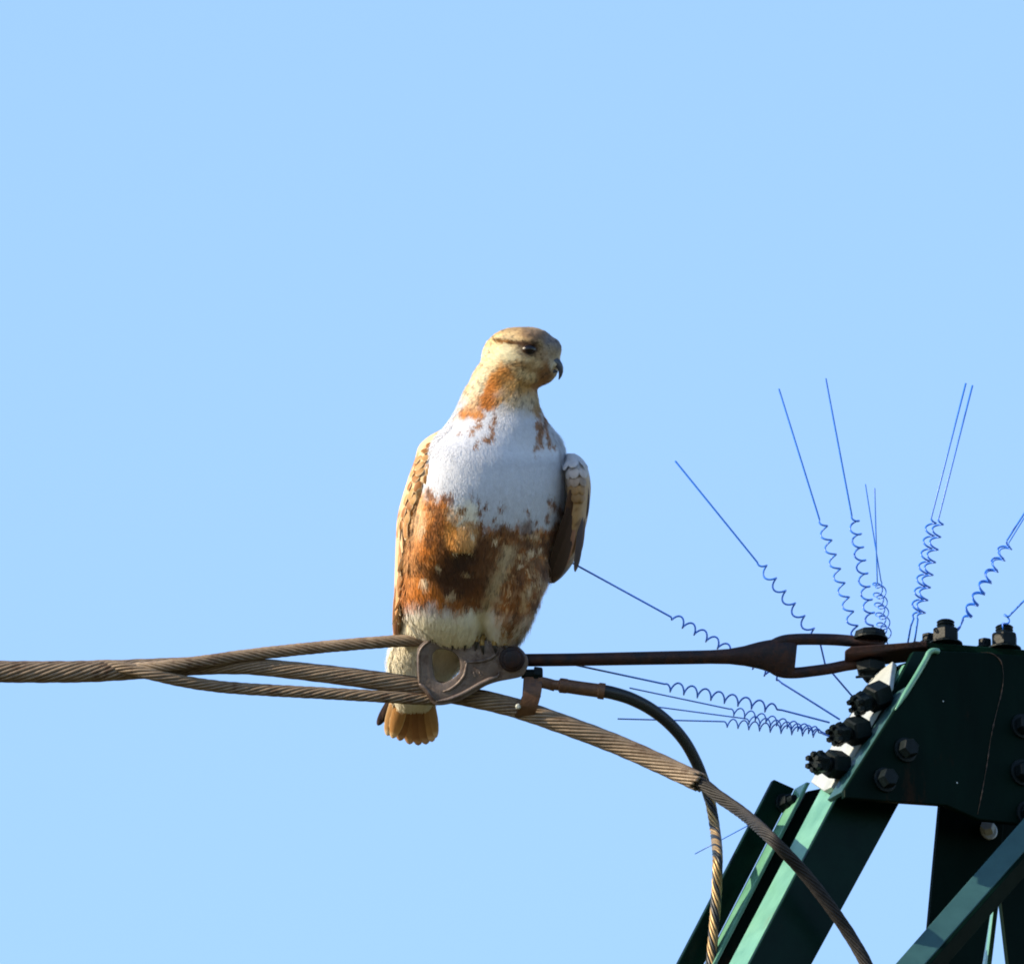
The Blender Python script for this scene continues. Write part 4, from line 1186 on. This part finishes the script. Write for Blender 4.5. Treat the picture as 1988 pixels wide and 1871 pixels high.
# long coverts and secondaries down the edge
for r_i in range(8):
    v = 1165 - r_i * 24
    uL = np.interp(v, [990, 1060, 1120, 1180], [777, 772, 769, 766]); uR = np.interp(v, [990, 1060, 1120, 1180], [818, 806, 792, 778])
    n = max(2, int((uR - uL) / 10))
    for i in range(n):
        u = uL + (uR - uL) * (i + .5) / n
        cmid = random.choice([(0.52, .30, .13), (0.44, .22, .08), (0.62, .44, .25), (0.34, .16, .06)])
        wing_feather(wl, wlb, u, v, random.uniform(44, 56), random.uniform(5.5, 7), -.16 + random.uniform(-.05, .05), cmid, (0.78, .60, .38), round_=.4)
for (u0, v0, u1, v1, w_, cm) in [(779, 1110, 768, 1236, 8, (0.34, .16, .07)), (785, 1105, 772, 1222, 7, (0.46, .26, .12)), (774, 1120, 766, 1243, 6, (0.26, .12, .06)), (790, 1100, 778, 1200, 7, (0.40, .2, .09)), (783, 1120, 770, 1232, 4, (0.12, .06, .035))]:
    feather(wl, (u0, v0, 20), (u1, v1, -12), w_, (-.35, 0, 1), cm, (0.60, .42, .26), round_=.35)
# rust patch under the scapulars
feather(wl, (808, 900, 96), (818, 955, 92), 9, (-.3, 0, 1), (0.34, .14, .04), (0.30, .12, .04), round_=.4)

# image-right wing
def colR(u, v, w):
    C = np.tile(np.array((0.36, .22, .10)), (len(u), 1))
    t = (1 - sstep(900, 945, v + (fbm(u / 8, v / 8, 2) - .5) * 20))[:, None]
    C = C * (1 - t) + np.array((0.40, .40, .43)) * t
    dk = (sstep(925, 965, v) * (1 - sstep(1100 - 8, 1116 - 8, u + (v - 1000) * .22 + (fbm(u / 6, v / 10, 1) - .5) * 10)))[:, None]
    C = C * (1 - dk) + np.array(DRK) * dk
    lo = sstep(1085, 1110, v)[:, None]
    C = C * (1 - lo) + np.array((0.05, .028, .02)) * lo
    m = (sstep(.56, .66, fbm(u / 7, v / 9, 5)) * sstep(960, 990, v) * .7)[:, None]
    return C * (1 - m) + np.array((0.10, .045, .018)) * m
wr_, wrb = shell([(880, 1108, 7, -14, 24), (888, 1113, 15, -16, 44), (905, 1117, 23, -20, 66), (940, 1121, 26, -26, 82), (975, 1120, 25, -30, 86), (1010, 1115, 25, -34, 84), (1050, 1105, 24, -40, 74), (1090, 1093, 21, -44, 56), (1118, 1080, 13, -46, 36), (1132, 1071, 5, -48, 14)],
                 colR, 'wing', 'shaded folded wing with pale shoulder and dark inner edge')
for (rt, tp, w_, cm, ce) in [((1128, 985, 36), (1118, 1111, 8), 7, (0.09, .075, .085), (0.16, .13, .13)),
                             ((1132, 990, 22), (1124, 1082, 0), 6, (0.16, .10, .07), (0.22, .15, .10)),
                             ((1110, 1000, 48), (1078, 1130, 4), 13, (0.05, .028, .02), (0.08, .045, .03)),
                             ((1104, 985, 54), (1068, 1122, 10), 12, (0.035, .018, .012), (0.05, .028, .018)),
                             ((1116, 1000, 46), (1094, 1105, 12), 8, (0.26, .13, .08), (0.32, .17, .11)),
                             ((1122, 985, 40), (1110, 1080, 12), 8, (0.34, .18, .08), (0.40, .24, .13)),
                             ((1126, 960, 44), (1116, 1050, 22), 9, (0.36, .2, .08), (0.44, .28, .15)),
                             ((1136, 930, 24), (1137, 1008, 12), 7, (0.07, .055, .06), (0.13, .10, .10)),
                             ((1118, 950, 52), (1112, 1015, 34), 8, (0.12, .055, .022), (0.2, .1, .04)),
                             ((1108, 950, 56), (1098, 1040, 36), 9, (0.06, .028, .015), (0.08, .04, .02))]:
    feather(wr_, rt, tp, w_, (.35, 0, 1), cm, ce, round_=.35)
for r_i in range(5):
    v = 955 - r_i * 15
    for i in range(3):
        u = np.interp(v, [880, 900, 955], [1108, 1112, 1114]) + i * 10 - 6
        t = np.clip((v - 895) / 45, 0, 1)
        cm = np.array((0.42, .41, .43)) * (1 - t) + np.array((0.30, .17, .07)) * t
        cm = cm * random.uniform(.8, 1.15)
        wing_feather(wr_, wrb, u, v, 22, 10, .05, tuple(cm), tuple(np.clip(cm * 1.06, 0, .8)))

# ---- tail
tail = mk('tail', *(lambda VF: ([BW(p) for p in VF[0]], VF[1]))(loft(dense([(1290, 812, 40, -112, 12), (1330, 808, 40, -116, 10), (1365, 804, 36, -118, 6), (1385, 802, 28, -119, 3)], 3), 20)), M['plume'], bird,
          cols=None)
ta = tail.data.color_attributes.new('Col', 'FLOAT_COLOR', 'POINT')
ta.data.foreach_set('color', np.tile(np.array((0.70, .56, .38, 1.0), np.float32), len(tail.data.vertices)))
for i, (u0, u1, v1, w_, dp_, cm, ce) in enumerate([(790, 752, 1428, 15, -112, (0.62, .34, .14), (0.74, .52, .30)), (794, 762, 1433, 15, -110, (0.55, .28, .10), (0.70, .46, .24)), (800, 776, 1438, 16, -116, (0.28, .12, .04), (0.44, .23, .10)),
                                              (804, 795, 1445, 17, -120, (0.28, .13, .045), (0.42, .23, .10)), (808, 812, 1447, 17, -118, (0.25, .11, .038), (0.40, .21, .09)), (812, 827, 1445, 17, -115, (0.28, .13, .045), (0.44, .25, .12)),
                                              (816, 839, 1440, 15, -112, (0.44, .24, .09), (0.62, .40, .22)), (820, 846, 1432, 12, -109, (0.48, .28, .12), (0.66, .46, .27))]):
    feather(tail, (u0, 1300, -108), (u1, v1, dp_), w_, (0, 0.15, 1), cm, ce, round_=.34, bars=0)
feather(tail, (790, 1310, -135), (733, 1408, -138), 10, (0, .1, 1), (0.035, .02, .02), (0.06, .035, .03), round_=.3)
feather(tail, (792, 1310, -132), (741, 1398, -134), 9, (0, .1, 1), (0.05, .03, .025), (0.07, .04, .03), round_=.3)

# ---- eyes, beak
def ball(c, r, n_, name, m, parent, flat=.6):
    c = np.array(c, float); n_ = np.array(n_, float); n_ /= np.linalg.norm(n_)
    x = np.cross((0, 1, 0), n_); x /= np.linalg.norm(x); y = np.cross(n_, x)
    V, F = [], []
    nu, nvv = 20, 10
    for i in range(nvv + 1):
        ph = math.pi * i / nvv
        for k in range(nu):
            t = 2 * math.pi * k / nu
            p = c + x * (r[0] * math.sin(ph) * math.cos(t)) + y * (r[1] * math.sin(ph) * math.sin(t)) + n_ * (r[2] * math.cos(ph))
            V.append(BW(p))
    for i in range(nvv):
        for k in range(nu):
            k2 = (k + 1) % nu
            F.append((i * nu + k, i * nu + k2, (i + 1) * nu + k2, (i + 1) * nu + k))
    return mk(name, V, F, m, parent)
HZ = math.radians(66)
hd_ = np.array([math.sin(HZ), 0, math.cos(HZ)]); lt_ = np.array([-math.cos(HZ), 0, math.sin(HZ)])
HC = np.array([1010.0, 697.0, 6.0])
pe = np.array(pe); ne = np.array(ne)
eye = ball(pe - ne * 2.0, (14.5, 10.5, 7), ne, 'eye', M['iris'], bird)
ball(pe + ne * 0.3, (11.5, 9.4, 5.8), ne, 'pupil', M['eye'], eye)
rel = pe - HC
pe2 = pe - 2 * lt_ * rel.dot(lt_); ne2 = ne - 2 * lt_ * ne.dot(lt_)
h = bvh.find_nearest(Vector(pe2))
pe2 = np.array(h[0]); ne2 = np.array(h[1])
eye2 = ball(pe2 - ne2 * 2, (12, 9, 6), ne2, 'eye', M['iris'], bird)
# beak: cere, hooked upper bill, lower mandible
def bpt(hh, v, l=0.0): return HC * np.array([1, 0, 1]) + hd_ * hh + lt_ * l + np.array([0, v, 0])
def beak_loft(rows, name, m, parent):
    V, F = [], []
    sdn = 14
    for (hh, v, ry, rl, tilt) in rows:
        dv = np.array([0, 1.0, 0]); fw = hd_
        up = dv * math.cos(tilt) - fw * math.sin(tilt)
        for k in range(sdn):
            t = 2 * math.pi * k / sdn
            V.append(BW(bpt(hh, v) + up * (math.cos(t) * ry) + lt_ * (math.sin(t) * rl)))
    n = len(rows)
    for i in range(n - 1):
        for k in range(sdn):
            k2 = (k + 1) % sdn
            F.append((i * sdn + k, i * sdn + k2, (i + 1) * sdn + k2, (i + 1) * sdn + k))
    F.append(tuple(range(sdn))); F.append(tuple((n - 1) * sdn + k for k in range(sdn)))
    return mk(name, V, F, m, parent)
beak = beak_loft([(66, 704, 12, 11, .2), (72, 704, 11.5, 10, .4), (77, 705, 9.5, 8.5, .7), (82, 709, 7.5, 7, 1.0), (85.5, 715, 6, 5.6, 1.3), (86.5, 722, 4.6, 4.2, 1.6), (85, 730, 3.1, 2.8, 1.8), (82, 737, .9, .8, 1.9)], 'beak', M['beak'], bird)
beak_loft([(56, 706, 16.5, 17, .1), (64, 707, 15.4, 15, .2), (72, 709, 12.6, 12, .5), (77, 712, 9.5, 9.6, .8)], 'cere', M['cere'], beak)
beak_loft([(58, 720, 8, 11, -.1), (68, 720, 6, 8, 0), (75, 721, 3.6, 5.5, .2), (79, 722, 1.4, 2.5, .3)], 'lower_mandible', M['beak'], beak)
# ---- feet gripping the top of the thimble
def foot(u, v, sgn):
    ft = mk('foot', *tube(catmull([BW((u + 2, v - 34, -8)), BW((u, v - 14, -2)), BW((u, v - 2, 2))], 3 * S), [9 * S] * len(catmull([BW((u + 2, v - 34, -8)), BW((u, v - 14, -2)), BW((u, v - 2, 2))], 3 * S)), 10), M['toe'], bird)
    for (pts) in [[(u, v - 2, 4), (u - 16, v - 8, 14), (u - 22, v - 2, 24), (u - 22, v + 10, 27)],
                  [(u, v - 2, 4), (u + 1, v - 9, 16), (u + 2, v - 3, 27), (u + 2, v + 10, 29)],
                  [(u, v - 2, 4), (u + 17, v - 7, 14), (u + 23, v - 1, 24), (u + 23, v + 10, 27)],
                  [(u, v - 2, 0), (u + 2, v - 8, -16), (u + 3, v - 4, -36), (u + 3, v + 8, -44)]]:
        path = catmull([BW(p) for p in pts], 2.5 * S)
        n = len(path)
        toe = mk('toe', *tube(path, [(6.4 - 2.0 * i / n) * S for i in range(n)], 8), M['toe'], ft)
        e = pts[-1]
        cp_ = catmull([BW(e), BW((e[0] - sgn * 1, e[1] + 7, e[2] + (1 if e[2] > 0 else -1))), BW((e[0] + sgn * -3, e[1] + 17, e[2] - (4 if e[2] > 0 else -4)))], 2 * S)
        m_ = len(cp_)
        mk('claw', *tube(cp_, [(4.2 * (1 - i / m_) + .3) * S for i in range(m_)], 7), M['claw'], ft)
foot(902, 1236, 1)
foot(958, 1243, -1)
